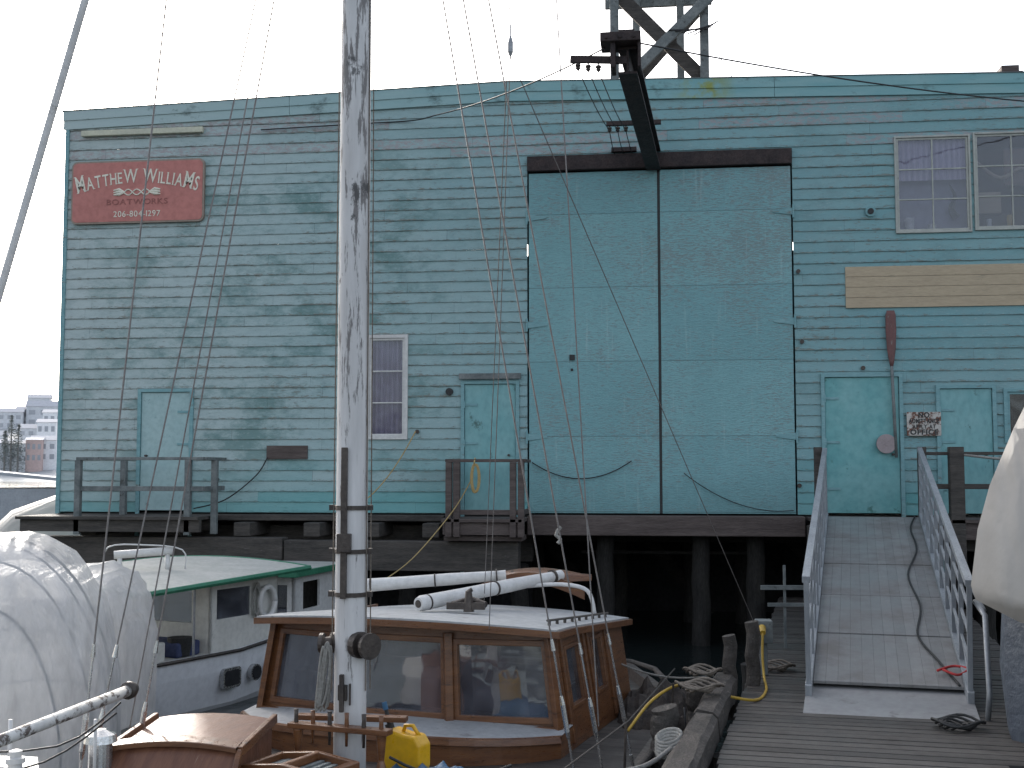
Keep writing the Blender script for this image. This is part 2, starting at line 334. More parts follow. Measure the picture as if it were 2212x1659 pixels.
for nx,no in((-2.62,V((-.0275,0,1))),(-2.62,V((.0225,0,1)))):
    bmesh.ops.bisect_plane(bm,geom=bm.verts[:]+bm.edges[:]+bm.faces[:],plane_co=(nx,0,9.3),plane_no=no,clear_outer=True)
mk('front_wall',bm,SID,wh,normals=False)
bm=B();D=14
box(bm,XL,XL+.15,.03,D,2.1,9.0);box(bm,XR-.15,XR,.03,D,2.1,9.0);box(bm,XL,XR,D,D+.15,2.1,9.0)
mk('side_walls',bm,TEAL,wh)
bm=B();box(bm,XL,XR,5.0,5.1,-.5,1.975);box(bm,XL+.02,XL+.12,.9,4.99,-.5,1.975);box(bm,XR-.12,XR-.02,.9,4.99,-.5,1.975);box(bm,XL+.13,-2.4,2.2,2.3,-.5,1.97);mk('underfloor_light_block',bm,DINT,wh)  # added dark walls that keep light out from under the floor
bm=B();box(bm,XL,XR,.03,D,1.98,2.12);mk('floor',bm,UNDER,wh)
bm=B()
for x0,x1 in((XL-.05,-2.62),(-2.62,XR+.05)):
    vs=[bm.verts.new((x,y,roofz(x)+dz)) for dz in(-.09,-.02) for x,y in((x0,-.02),(x1,-.02),(x1,D),(x0,D))]
    bm.faces.new(vs[:4]);bm.faces.new(vs[4:]);
    for i in range(4):bm.faces.new((vs[i],vs[(i+1)%4],vs[4+(i+1)%4],vs[4+i]))
mk('roof',bm,DARKW,wh)
bm=B()
for (x0,x1) in((XL-.06,-6.4),(-6.395,-2.62),(-2.615,1.9),(1.905,XR+.06)):
    for (zt,zb,y) in((0,-.17,-.062),(-.165,-.33,-.045)):
        vs=[bm.verts.new((x,yy_,roofz(x)+zo)) for yy_ in(y,-.012) for x,zo in((x0,zb),(x1,zb),(x1,zt),(x0,zt))]
        bm.faces.new(vs[:4]);bm.faces.new(vs[4:][::-1])
        for i in range(4):bm.faces.new((vs[i],vs[(i+1)%4],vs[4+(i+1)%4],vs[4+i]))
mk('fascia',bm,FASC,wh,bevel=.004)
bm=B()
for x0,x1 in((XL-.1,-2.62),(-2.615,XR+.1)):tim(bm,(x0,-.0,roofz(x0)+.008),(x1,-.0,roofz(x1)+.008),.15,.014)
mk('roof_edge_flashing',bm,GREYW,wh)
bm=B();box(bm,XL-.02,XL+.05,-.04,.0,2.1,8.95);mk('corner_board',bm,TEAL,wh)
# big doors
bm=B();box(bm,-2.23,2.17,.10,.2,2.1,8.2);mk('dark_backing',bm,DINT,wh)
bm=B();box(bm,-2.225,2.165,-.10,.09,7.89,8.145);mk('door_header',bm,RUST,wh,bevel=.01)
for i,(x0,x1) in enumerate(((-2.20,-.045),(.0,2.14))):
    bm=B();n=1;box(bm,x0,x1,-.03,.03,2.14,7.86);d=mk('big_door',bm,PLY,wh,bevel=.006)
    hx=x0 if i==0 else x1;sg=1 if i==0 else -1
    for z in(7.1,5.28,3.4):
        bm=B();vs=[bm.verts.new(p) for p in((hx-sg*.03,-.036,z+.06),(hx+sg*.30,-.036,z+.015),(hx+sg*.30,-.036,z-.015),(hx-sg*.03,-.036,z-.06))]
        f=bm.faces.new(vs);r=bmesh.ops.extrude_face_region(bm,geom=[f])
        for v_ in r['geom']:
            if isinstance(v_,bmesh.types.BMVert):v_.co.y-=.01
        tube(bm,[(hx-sg*.035,-.045,z-.11),(hx-sg*.035,-.045,z+.11)],.018,8);mk('hinge',bm,TEAL,d)
    if i==0:
        bm=B();box(bm,-1.52,-1.43,-.055,-.034,4.68,4.77);mk('latch_plate',bm,BLACK,d)
        bm=B();box(bm,-1.50,-1.46,-.045,-.034,4.5,4.54);mk('keyhole',bm,BLACK,d)
bm=B();box(bm,-.043,-.002,-.02,.09,2.14,7.86);mk('door_gap_shade',bm,BLACK,wh)  # black strip added to paint the shade in the gap between leaves
def trim(name,x0,x1,z0,z1,w,mt,y=-.045,parent=wh,bottom=True):
    bm=B();h=[(x0,x1,z0 if bottom else z0-1,z1)];slab(bm,x0-w,x1+w,(z0-w) if bottom else z0,z1+w,h,.05,XZ(y));return mk(name,bm,mt,parent,bevel=.004)
def door(x0,x1,z1,mt,lab=None,hs=-1,frame=TEAL):
    bm=B();box(bm,x0+.012,x1-.012,-.015,.02,2.16,z1-.012);d=mk('door',bm,mt,wh,label=lab,bevel=.004)
    trim('door_frame',x0+.006,x1-.006,2.13,z1-.006,.06,frame,-.05,d,False)
    hx=x0+.01 if hs<0 else x1-.01
    for z in(2.55,3.3,z1-.35):
        bm=B();box(bm,min(hx,hx-hs*.22),max(hx,hx-hs*.22),-.03,-.016,z-.02,z+.02);tube(bm,[(hx,-.04,z-.06),(hx,-.04,z+.06)],.012);mk('hinge',bm,frame,d)
    bm=B();tube(bm,[(x1-.12 if hs<0 else x0+.12,-.015,3.1),(x1-.12 if hs<0 else x0+.12,-.08,3.1)],.02,10);mk('handle',bm,BRONZE,d);return d
LTD=mat('pale_teal_door',(.31,.45,.45),(.35,.48,.475),2,.6,0,.1,(1,1,1),(.08,.15,.14),.64,5)
door(-9.0,-8.1,4.21,LTD,'pale teal plank door with dark mildew spots',1)
door(-3.3,-2.42,4.3,TEALD,'narrow teal door under a bare wood lintel')
SCUF=mat('scuffed_bright_teal',(.11,.33,.335),(.19,.40,.40),1.4,.55,0,.1,(1,1,1),(.06,.18,.165),.60,2.5)
door(2.62,3.80,4.36,SCUF,'wide scuffed teal door at the gangway')
door(4.42,5.24,4.16,TEALD,'plain teal door with a small red knob')
bm=B();box(bm,-3.38,-2.33,-.11,-.052,4.372,4.47);mk('lintel',bm,GREYW,wh,bevel=.008)
ROOMM=mat('dim_room',(.28,.27,.33),(.33,.315,.38),2,.9)
ROOMD=mat('dark_brown_room',(.05,.035,.03),(.09,.06,.05),2,.9)
def window(x0,x1,z0,z1,nc,nr,fm,back,lab,w=.035,mun=.022,room=ROOMM):
    wd=B();cs=[];ww=(x1-x0-mun*(nc-1)-2*w)/nc;hh=(z1-z0-mun*(nr-1)-2*w)/nr
    for i in range(nc):
        for j in range(nr):
            a=x0+w+i*(ww+mun);b=z0+w+j*(hh+mun);cs.append((a,a+ww,b,b+hh))
    slab(wd,x0,x1,z0,z1,cs,.03,XZ(-.022));o=mk('window',wd,fm,wh,label=lab,bevel=.003)
    trim('frame',x0-.002,x1+.002,z0-.002,z1+.002,.03 if nc>1 else .06,fm,-.045,o)
    bm=B();box(bm,x0+.02,x1-.02,-.010,-.005,z0+.02,z1-.02);mk('glass',bm,GL,o)
    bm=B();bb=B();n=40
    if back==CURT:
        pts=[(x0+(x1-x0)*i/n,.06+.012*math.sin(i*1.9)) for i in range(n+1)]
        for (a,b) in zip(pts,pts[1:]):
            bm.faces.new([bm.verts.new(p) for p in((a[0],a[1],z0+(.0 if nc==1 else .85)),(b[0],b[1],z0+(.0 if nc==1 else .85)),(b[0],b[1],z1),(a[0],a[1],z1))])
        mk('curtain',bm,CURT,o)
    else:bm.free()
    box(bb,x0-.02,x1+.02,.02,.9 if nc==1 or back!=CURT else .22,z0-.02,z1+.02);bmesh.ops.delete(bb,geom=[f for f in bb.faces if all(abs(v.co.y-.02)<1e-4 for v in f.verts)],context='FACES_ONLY')
    mk('room_lining',bb,room,o);return o
window(-4.93,-4.33,3.43,5.09,1,3,WHITE,CURT,'tall narrow white-framed window with curtain')
w1=window(3.84,4.97,6.72,8.26,2,3,FRAMEP,CURT,'six-pane window with lilac curtain and cup')
w2=window(5.08,6.21,6.74,8.28,2,3,FRAMEP,None,'six-pane window with a dark room behind',room=ROOMD)
window(5.47,6.3,3.34,4.09,1,1,TEAL,None,'small single-pane window',room=ROOMD)
for x,h,r,m_ in((4.05,.19,.075,WHITE),(4.40,.08,.07,WHITE),(5.3,.14,.04,WHITE),(5.62,.2,.05,HOSE)):
    bm=B();tube(bm,[(x,.09,6.77),(x,.09,6.77+h*.9),(x,.09,6.77+h)],[r*.9,r,r*.8],14);mk('windowsill_jar',bm,m_,w1 if x<5 else w2)
bm=B();tube(bm,smoothpts([(5.1,.15,7.9),(5.5,.15,7.6),(5.9,.2,7.75),(6.1,.2,7.2)],5),[.03]*16,8);box(bm,5.2,5.55,.3,.4,7.05,7.4);mk('room_clutter',bm,TAN,w2)
bm=B();box(bm,5.6,6.1,.25,.3,7.5,8.1);mk('hanging_flag',bm,VARN,w2)
bm=B();tube(bm,smoothpts([(4.7,.12,7.5),(4.78,.12,7.3),(4.72,.12,7.1),(4.8,.12,6.95)],5),[.01+.004*i for i in range(16)],8);mk('hanging_cloth',bm,DARKW,w1)
# painted / fixed things on the wall
bm=B()
for k in range(4):
    z0=5.48+k*.17;box(bm,2.99,XR-.1,-.034,-.012,z0,z0+.166)
mk('tan_board_panel',bm,TAN,wh,bevel=.003)
bm=B();box(bm,-10.2,-7.95,-.10,-.02,8.77,8.87);mk('pale_trim_strip',bm,YEL,wh,bevel=.01)
bm=B();box(bm,-6.72,-6.0,-.05,-.01,3.04,3.27);mk('bare_wood_patch',bm,BROWNW,wh,bevel=.004)
bm=B();tube(bm,[(-3.55,-.07,4.17),(-3.55,.02,4.17)],.062,16);mk('vent_pipe',bm,BLACK,wh)
bm=B();tube(bm,[(3.41,-.06,7.06),(3.41,-.01,7.06)],.085,18);tube(bm,[(3.41,-.075,7.06),(3.41,-.06,7.06)],.05,14,1);mk('round_vent',bm,[TEAL,BLACK],wh)
for x,z in((3.24,4.5),(2.24,6.1),(2.28,4.94),(-4.1,3.5),(-7.6,2.7),(2.2,2.6)):
    bm=B();tube(bm,[(x,-.05,z),(x,-.01,z)],.035,12);mk('bolt_head',bm,BRONZE,wh)
# ---------------- lettering
def glyph(ch,size,bold=0.):
    cu=bpy.data.curves.new('g','FONT');cu.body=ch;cu.size=size;cu.extrude=.004;cu.offset=bold;cu.align_x='CENTER'
    ob=bpy.data.objects.new('g',cu);S.collection.objects.link(ob);bpy.context.view_layer.update()
    me=bpy.data.meshes.new_from_object(ob.evaluated_get(bpy.context.evaluated_depsgraph_get()))
    bpy.data.objects.remove(ob);bpy.data.curves.remove(cu);return me
def line(bm,txt,size,cx,z,y,width=None,bold=0.,arc=0.,grow=0.,sx=.8,serif=0.):
    items=[];x=0
    for ch in txt:
        if ch==' ':x+=size*.38;continue
        s=size*(1.25 if ch in grow_set and grow else 1)
        me=glyph(ch,s,bold);xs=[v.co.x for v in me.vertices];w=max(xs)-min(xs)
        if serif:
            ys=[v.co.y for v in me.vertices];y1=max(ys);b2=bmesh.new();b2.from_mesh(me)
            feet={'M':(0,1),'A':(0,1),'H':(0,1),'T':(.5,),'I':(.5,),'W':(),'E':(0.1,),'L':(.1,)}.get(ch,());tops={'M':(0,1),'H':(0,1),'W':(0,.5,1),'I':(.5,),'T':(),'E':(.1,),'L':(.1,)}.get(ch,())
            for q,yy_ in [(q,0) for q in feet]+[(q,y1) for q in tops]:
                xx=min(xs)+w*q;box(b2,xx-serif,xx+serif,yy_-serif*.35 if yy_ else yy_,yy_+(serif*.35 if not yy_ else 0),-.003,.003)
            b2.to_mesh(me);b2.free()
        items.append((me,x,w,min(xs)));x+=w+size*.13
    tot=x-size*.13;k=(width/tot) if width else sx
    for me,px,w,mn in items:
        c=(px+w/2-tot/2)*k;t=c/(tot*k/2)
        sc=1+grow*t*t;dz=-arc*t*t;ang=math.atan(-2*arc*t/(tot*k/2))*.8
        A=M.Translation((cx+c,y,z+dz))@M.Rotation(-ang,4,'Y')@M.Diagonal((k,1,sc,1))@M.Rotation(math.pi/2,4,'X')@M.Translation((-(mn+w/2),0,0))
        me.transform(A);bm.from_mesh(me);bpy.data.meshes.remove(me)
grow_set=''
SE=E('shop_sign',(-9.135,-.05,7.2),0,'red boat works sign with rounded corners and cream lettering','sign')
def rrect(bm,x0,x1,z0,z1,r,y0,y1):
    pts=[]
    for cx,cz,a0 in((x1-r,z1-r,0),(x0+r,z1-r,90),(x0+r,z0+r,180),(x1-r,z0+r,270)):
        for k in range(6):a=rad(a0+18*k);pts.append((cx+r*math.cos(a),cz+r*math.sin(a)))
    A=[bm.verts.new((p[0],y0,p[1])) for p in pts];Bv=[bm.verts.new((p[0],y1,p[1])) for p in pts]
    bm.faces.new(A);bm.faces.new(Bv[::-1])
    for i in range(len(A)):bm.faces.new((A[i],A[(i+1)%len(A)],Bv[(i+1)%len(A)],Bv[i]))
bm=B();rrect(bm,-10.36,-7.91,7.19,8.31,.1,-.075,-.02);mk('sign_border',bm,REDE,SE)
bm=B();rrect(bm,-10.33,-7.94,7.22,8.28,.08,-.082,-.073);mk('sign_board',bm,REDS,SE)
grow_set='MW'
bm=B()
line(bm,'MATTHEW WILLIAMS',.28,-9.135,7.91,-.086,2.20,.002,.18,.30,serif=.024)
mk('name_lettering',bm,CRM,SE)
bm=B();line(bm,'206-804-1297',.15,-9.13,7.30,-.086,.86,.0);mk('phone_number',bm,CRM,SE)
bm=B()
for ph in(0,math.pi):
    tube(bm,[(-9.135-.24+.48*i/30,-.088+.003*math.cos(i*.6+ph),7.735+.05*math.sin(ph+i/30*math.pi*3)) for i in range(31)],.012,6)
for sg in(-1,1):
    for dz in(-.045,.0,.045):
        tube(bm,[(-9.135+sg*.22,-.088,7.735),(-9.135+sg*.33,-.088,7.745+dz),(-9.135+sg*.43,-.088,7.735+dz*.9)],[.012,.028,.012],8)
mk('knot_ornament',bm,CRM,SE)
bm=B();line(bm,'BOATWORKS',.14,-9.13,7.52,-.086,1.12,.0);mk('dim_lettering',bm,DRED,SE)
NS=E('admittance_sign',(4.16,-.05,3.4),0,'small rusty enamel sign reading no admittance','sign')
bm=B();rrect(bm,3.9,4.43,3.40,3.78,.015,-.065,-.05);mk('sign_plate',bm,RUSTW,NS)
grow_set='';bm=B()
line(bm,'NO',.12,4.165,3.69,-.068,.17,.004);line(bm,'ADMITTANCE',.10,4.165,3.60,-.068,.47,.003);line(bm,'APPLY AT',.09,4.165,3.515,-.068,.36,.002);line(bm,'OFFICE',.11,4.165,3.42,-.068,.43,.004)
mk('sign_lettering',bm,INK,NS)
# oar, disk
OA=E('wall_oar',(3.7,-.09,3.05),0,'long wooden oar with worn red blade fixed upright','oar')
bm=B();secs=[]
for z,w,t in((4.5,.022,.022),(4.62,.045,.02),(4.8,.07,.015),(5.1,.085,.012),(5.35,.08,.012),(5.42,.06,.01)):
    secs.append([(3.68+w*math.cos(a),-.09+t*math.sin(a),z) for a in[2*math.pi*k/12 for k in range(12)]])
loft(bm,secs,True,True);mk('blade',bm,OARR,OA,smooth=True)
bm=B();tube(bm,[(3.72,-.09,3.05),(3.70,-.09,3.8),(3.68,-.09,4.52)],[.024,.026,.024],10);mk('shaft',bm,GREYW,OA,smooth=True)
bm=B();tube(bm,[(3.57,-.10,3.27),(3.57,-.06,3.27)],.155,28);tube(bm,[(3.57,-.105,3.27),(3.57,-.1,3.27)],.03,12);mk('round_disk',bm,PINK,label='faded pink round disk hung beside the door',cat='disk',bevel=.006)
# ---------------- hoist beam
HB=E('hoist_beam',(-.1,0,7.9),0,'rusty cantilevered steel hoist beam above the big doors','hoist beam')
p0=V((-.1,-.02,8.03));p1=V((-.39,-5.0,8.03));bm=B()
up=V((0,0,1))
tim(bm,p0-up*.16,p1-up*.16,.24,.03);tim(bm,p0+up*.16,p1+up*.16,.24,.03);tim(bm,p0,p1,.03,.29);mk('beam',bm,RUST,HB)
bm=B();box(bm,-.73,-.22,-5.2,-4.75,8.22,8.34);box(bm,-.5,-.3,-5.1,-4.8,8.34,8.40);box(bm,-.6,-.54,-5.15,-4.8,7.9,8.22);box(bm,-.26,-.22,-5.15,-4.8,7.9,8.22)
for x in(-.65,-.48,-.31):tube(bm,[(x,-5.22,8.27),(x,-5.19,8.27)],.025,8)
mk('end_block',bm,RUST,HB,bevel=.01)
bm=B();tim(bm,(-1.12,-4.98,8.08),(-.4,-5.0,8.03),.05,.09);mk('cross_arm',bm,RUST,HB)
bm=B();box(bm,-.84,.03,-1.05,-.98,8.35,8.42);mk('cross_arm',bm,RUST,HB);bm=B();box(bm,-.8,-.38,-.14,-.05,8.17,8.24);mk('cross_arm',bm,RUST,HB)
def insul(x,y,z):
    bm=B();tube(bm,[(x,y,z+.08),(x,y,z+.06),(x,y,z+.055),(x,y,z+.03),(x,y,z+.028),(x,y,z),(x,y,z-.03)],[.008,.01,.035,.04,.022,.035,.006],10);mk('insulator',bm,BRONZE,HB,smooth=True)
A3=[(-1.02,-5,7.95),(-.89,-5,7.93),(-.76,-5,7.92)];B3=[(-.79,-1.02,8.27),(-.66,-1.02,8.27),(-.53,-1.02,8.27)];C3=[(-.75,-.1,8.13),(-.6,-.1,8.13),(-.45,-.1,8.13)]
for a,b,c in zip(A3,B3,C3):
    insul(*a);insul(*b);bm=B();tube(bm,sag(a,b,.06,8),.007,6);tube(bm,sag(b,c,.03,5),.007,6);mk('conductor_wire',bm,BLACK,HB)
def cable(pts,r,mt,label,cat='cable',name='cable',n=6):
    bm=B();tube(bm,smoothpts(pts,n),r,7);return mk(name,bm,mt,label=label,cat=cat,smooth=True)
cable(sag((-6.9,-.06,8.78),(-4.2,-.08,8.84),.0,3)+sag((-4.1,-.10,8.86),(-.68,-5,8.2),.12,8)[1:],.011,BLACK,'black power cable running from wall to hoist beam')
cable(sag((-.25,-5,8.25),(7.2,-.1,8.62),.12,8),.011,BLACK,'black power cable running from hoist beam along wall')
cable(sag((-2.15,-.08,2.98),(-.5,-.08,3.0),.28,8),.009,BLACK,'black cable looped across the big door')
cable(sag((.35,-.08,2.8),(2.1,-.08,2.2),.2,8),.007,BLACK,'thin cable drooping across the big door')
cable([(-7.9,-.3,2.2),(-7.4,-.15,2.35),(-6.9,-.07,2.75),(-6.7,-.06,3.06)],.011,BLACK,'black cable rising to the bare wood patch')
cable(sag((-4.95,-.5,2.3),(-4.12,-.08,3.5),.15,8),.01,ROPEY,'thin yellow rope hanging from a wall bolt','rope','rope')
# ---------------- tower on the roof
TW=E('roof_tower',(0,3.7,9.2),0,'grey timber trestle tower standing on the roof','tower')
for x,y,w in((-.85,3,.17),(.88,3,.17),(-.45,4.4,.15),(.45,4.4,.15)):
    bm=B();box(bm,x-w/2,x+w/2,y-w/2,y+w/2,9.2,14.5);mk('post',bm,GREYW,TW,bevel=.01)
for a,b,mt,w in(((-.9,3.1,12.3),(.86,3.1,10.4),DARKW,.26),((1.2,2.86,12.15),(-.5,2.86,10.5),GREYW,.2),((-.9,4.5,10.4),(.9,4.5,12.4),DARKW,.2),((-.9,3.1,14.3),(.9,3.1,12.5),GREYW,.2)):
    bm=B();tim(bm,a,b,.09,w);mk('brace',bm,mt,TW,bevel=.008)
for z in(12.45,14.0):
    for y in(2.83,4.5):
        bm=B();box(bm,-1.1,1.1,y,y+.08,z,z+.2);mk('crossbeam',bm,GREYW,TW)
bm=B()
for k in range(5):tube(bm,[(.2+.12*k,2.8,11.3-.03*k),(.95+.05*k,2.85,11.3+.04*k)],.012,6)
mk('wiring',bm,BLACK,TW)
cable([(1.0,2.9,11.4),(1.1,2.2,10.6),(1.25,.6,9.6)],.008,BLACK,'thin guy wire from tower down to roof')
bm=B();box(bm,5.98,6.28,1.6,1.9,9.2,9.95);box(bm,5.93,6.33,1.55,1.95,9.75,9.83);mk('roof_post',bm,BROWNW,label='dark brown timber post on the roof',cat='post',bevel=.01)
# ---------------- understructure
def beamobj(x0,x1,y0,y1,z0,z1,mt=DARKW,lab='heavy dark timber beam under the boat shed'):
    bm=B();box(bm,x0,x1,y0,y1,z0,z1);return mk('timber_beam',bm,mt,label=lab,cat='beam',group='beams under the boat shed',bevel=.015)
beamobj(-2.2,2.25,-.35,.0,1.79,2.11,BROWNW);beamobj(-10.3,-3.6,-.22,.02,2.0,2.1)
beamobj(-10.35,-6.2,-.75,-.4,1.28,1.74);beamobj(-6.18,-2.3,-.72,-.38,1.22,1.70);beamobj(-10.2,-2.2,.5,.8,1.3,1.9)
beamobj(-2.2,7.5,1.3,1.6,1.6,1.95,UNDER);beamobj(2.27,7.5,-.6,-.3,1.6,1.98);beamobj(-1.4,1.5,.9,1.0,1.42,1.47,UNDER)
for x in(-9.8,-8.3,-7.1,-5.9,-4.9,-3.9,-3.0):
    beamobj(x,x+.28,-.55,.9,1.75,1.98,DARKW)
PG='piles under the boat shed'
def pile(x,y,z1,r=.15,lab='round dark creosoted pile standing in the water',grp=PG,mt=PILE,z0=-.6):
    bm=B();n=8;pts=[(x+.012*math.sin(i*2+x),y+.012*math.cos(i*1.7),z0+(z1-z0)*i/n) for i in range(n+1)]
    tube(bm,pts,[r*(1.05-.1*i/n) for i in range(n+1)],14);return mk('pile',bm,mt,label=lab,cat='pile',group=grp,smooth=False)
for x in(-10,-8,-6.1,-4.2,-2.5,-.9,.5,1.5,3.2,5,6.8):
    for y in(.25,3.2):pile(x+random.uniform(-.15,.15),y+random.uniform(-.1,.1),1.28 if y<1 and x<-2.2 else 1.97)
for x in(-2.6,-.6,2.1):
    bm=B();tim(bm,(x,3.6,1.9),(x+1.5,3.6,.1),.08,.2);mk('timber_brace',bm,UNDER,label='diagonal dark brace between piles',cat='brace',group='braces under the boat shed')
# porches
def rail(parent,pts,z0,zt,mt,posts,mids=(.5,),w=.09):
    bm=B()
    for a,b in zip(pts,pts[1:]):
        tim(bm,(*a,zt),(*b,zt),w,.05)
        for m_ in mids:tim(bm,(*a,z0+(zt-z0)*m_),(*b,z0+(zt-z0)*m_),.04,.08)
    mk('rail',bm,mt,parent,bevel=.006)
    for x,y in posts:
        bm=B();box(bm,x-.05,x+.05,y-.05,y+.05,z0-.3,zt-.026);mk('post',bm,mt,parent,bevel=.008)
P1=E('porch',(-8.9,-.5,2.0),0,'weathered grey timber landing with open railing','porch')
bm=B()
for k in range(7):box(bm,-10.65,-7.5,-1.12+k*.155,-.975+k*.155,2.04,2.09)
mk('deck',bm,DARKW,P1);bm=B();box(bm,-10.6,-7.5,-1.05,-.95,1.84,2.035);box(bm,-10.6,-7.5,-.3,-.22,1.84,2.035);mk('joist',bm,DARKW,P1)
rail(P1,[(-9.65,-1.0),(-7.45,-1.0),(-7.45,-.1)],2.09,3.04,GREYW,[(-9.62,-1.0),(-7.72,-1.0),(-7.42,-.6),(-9.2,-.2)],(.48,))
P2=E('porch',(-2.85,-.5,1.8),0,'small dark timber landing with railing and rope','porch')
bm=B();box(bm,-3.5,-2.2,-1.05,-.1,2.02,2.08);box(bm,-3.48,-2.22,-1.0,-.92,1.82,2.015);box(bm,-3.48,-2.22,-.9,-.15,1.72,1.80);mk('deck',bm,BROWNW,P2,bevel=.008)
rail(P2,[(-3.4,-.15),(-3.4,-1.0),(-2.2,-1.0),(-2.2,-.15)],2.09,3.0,BROWNW,[(-3.38,-1.0),(-3.25,-1.0),(-2.22,-1.0),(-2.35,-1.0),(-3.4,-.2)],(.1,))
bm=B()
for k in range(9):
    tube(bm,[(-2.96+(.06+.006*math.sin(k*2))*math.sin(a)+.004*k,-1.06-.008*(k%3),2.72+(.22+.012*math.cos(k*3))*math.cos(a)) for a in[2*math.pi*i/20 for i in range(21)]],.009,5)
tube(bm,[(-2.96,-1.09,2.96),(-2.96,-1.0,3.04)],.012,6);mk('rope_coil',bm,ROPEY,label='coil of yellow rope hung on the railing',cat='rope coil',smooth=True)
cable([(-2.98,-1.05,2.75),(-3.3,-1.1,2.2),(-3.8,-1.8,1.5),(-4.1,-2.8,1.2)],.009,ROPEY,'yellow rope trailing down from the railing','rope','rope')
P3=E('porch',(5,-.5,2.0),0,'timber landing with metal railing beside the gangway','porch')
bm=B()
for k in range(7):box(bm,2.3,7.5,-1.12+k*.155,-.975+k*.155,2.05,2.1)
box(bm,2.3,7.5,-1.08,-.98,1.8,2.045);mk('deck',bm,BROWNW,P3)
rail(P3,[(3.95,-1.0),(7.4,-1.0)],2.1,3.1,DARKW,[(4.4,-1.0),(6.4,-1.0)],(.5,),.06)
bm=B();box(bm,4.31,4.52,-1.12,-.95,1.4,3.2);mk('post',bm,DARKW,P3,bevel=.01)
bm=B();tube(bm,sag((4.5,-1.1,3.08),(7.2,-1.1,2.95),.06,8),.02,8);mk('hose',bm,ROPEW,P3,smooth=True)
for x,y in((2.38,-1.0),(3.92,-1.02)):
    bm=B();box(bm,x-.06,x+.06,y-.06,y+.06,1.4,3.2);mk('post',bm,DARKW,P3,bevel=.01)
# ---------------- dock & gangway
DK=M.Translation((.36,-11.3,0))@M.Rotation(rad(-7.5),4,'Z')
dk=E('dock',(.36,-11.3,0),rad(-7.5),'damp dark plank dock with heavy edge timbers','dock')
bm=B()
ys=[-2.17+.155*i for i in range(92)]
for k,y in enumerate(ys):
    xr=2.0 if y<.6 else 2.75
    dz=.008*noise.noise(V((k*3.3,1,0)));ex=.06*noise.noise(V((k*5.1,0,2)))
    box(bm,-.02+ex*.5,xr+ex,y+.008,y+.147,.70,.75+dz)
mk('decking',bm,DOCK,dk,fr=DK,bevel=.005)
bm=B();box(bm,.02,.2,-2.2,12,.4,.69);box(bm,1.75,1.95,-2.2,.6,.4,.69);box(bm,.2,2.7,.62,.8,.4,.69);mk('stringer',bm,DARKW,dk,fr=DK)
bm=B()
for y0,y1 in((-2.0,1.1),(1.2,3.1)):
    secs=[[(-.30+a*.22+.02*noise.noise(V((a*3,y*2,b))),y,.70+b*.22+.03*noise.noise(V((a,y*3,b*2)))) for a,b in((0,0),(1,0),(1,.8),(.8,1),(.2,1),(0,.8))] for y in[y0+(y1-y0)*i/14 for i in range(15)]]
    loft(bm,secs,True,True)
BULL=mat('rotting_edge_timber',(.030,.026,.022),(.07,.06,.052),5,.85,0,.9,(2,.7,2),(.12,.105,.09),.6)
mk('bull_rail',bm,BULL,dk,fr=DK)
DP='mooring posts on the dock'
for x,y,z,r in((.62,-8.25,1.27,.065),(.86,-7.9,1.36,.07),(.30,-9.1,.98,.11),(.0,-10.3,.97,.11)):
    o=pile(x,y,z,r,'short weathered wooden mooring post on the dock',DP,BULL,.5)
for x,y in((.5,-10.5),(2.2,-10.6),(1.0,-6),(3.2,-6)):pile(x,y,.67,.14,'round pile under the dock','piles under the dock')
GW_=E('gangway',(1.93,-9.1,.75),rad(-8.8),'aluminium gangway ramp with railings from dock to door','gangway')
GF=M.Translation((1.93,-9.1,.79))@M.Rotation(rad(-8.8),4,'Z')@M.Rotation(rad(9.45),4,'X')
L=8.3
for k in range(5):
    bm=B();box(bm,-.66,.66,.62+k*1.53,.62+k*1.53+1.495,-.03,.0+.004*(k%2));mk('tread_panel',bm,ALUP,GW_,fr=GF,bevel=.004)
TPL=mat('scuffed_grey_plate',(.26,.26,.265),(.31,.31,.31),1.5,.5,.2,.2,(1,1,1),(.17,.165,.16),.58)
bm=B();box(bm,-.72,.72,-.45,.75,.012,.022);mk('transition_plate',bm,TPL,GW_,fr=M.Translation((1.93,-9.1,.75))@M.Rotation(rad(-8.8),4,'Z')@M.Rotation(rad(5.5),4,'X'),bevel=.003)
for sx in(-1,1):
    bm=B();x=sx*.69
    box(bm,x-.03,x+.03,.3,L,-.16,.06);mk('side_beam',bm,ALU,GW_,fr=GF,bevel=.005)
    bm=B();tim(bm,(x,.35,1.02),(x,L,1.02),.07,.06)
    for z in(.3,.55,.78):tim(bm,(x,.35,z),(x,L,z),.025,.03)
    for k in range(10):
        y=.37+k*(L-.42)/9;tim(bm,(x,y,.0),(x,y,1.0),.045,.045)
        if k<9:tim(bm,(x+.005,y,.08),(x+.005,y+.88,.3),.02,.02)
    mk('railing',bm,ALU,GW_,fr=GF,bevel=.003)
bm=B();tube(bm,[(.74,.4,.85),(.80,.2,.78),(.80,-.1,.2),(.78,-.15,-.02)],.025,8);tube(bm,[(.74,1.6,.85),(.80,.3,.80)],.022,8);mk('handrail_pipe',bm,GALV,GW_,fr=GF,smooth=True)
def gp(x,y,z=.02):return GF@V((x,y,z))
cable([gp(.6,8.2),gp(.50,7.3),gp(.52,6),gp(.35,4.6),gp(.42,3.2),gp(.34,2.1),gp(.48,1.3),gp(.62,.6)],.012,BLACK,'black extension cord lying along the gangway')
cable([gp(.45,.9,.05),gp(.6,1.05,.05),gp(.72,.95,.06),gp(.62,.8,.05),gp(.5,.9,.06)],.012,mat('red_cord',(.5,.03,.03),(.4,.03,.03)),'short loop of red cord on gangway')
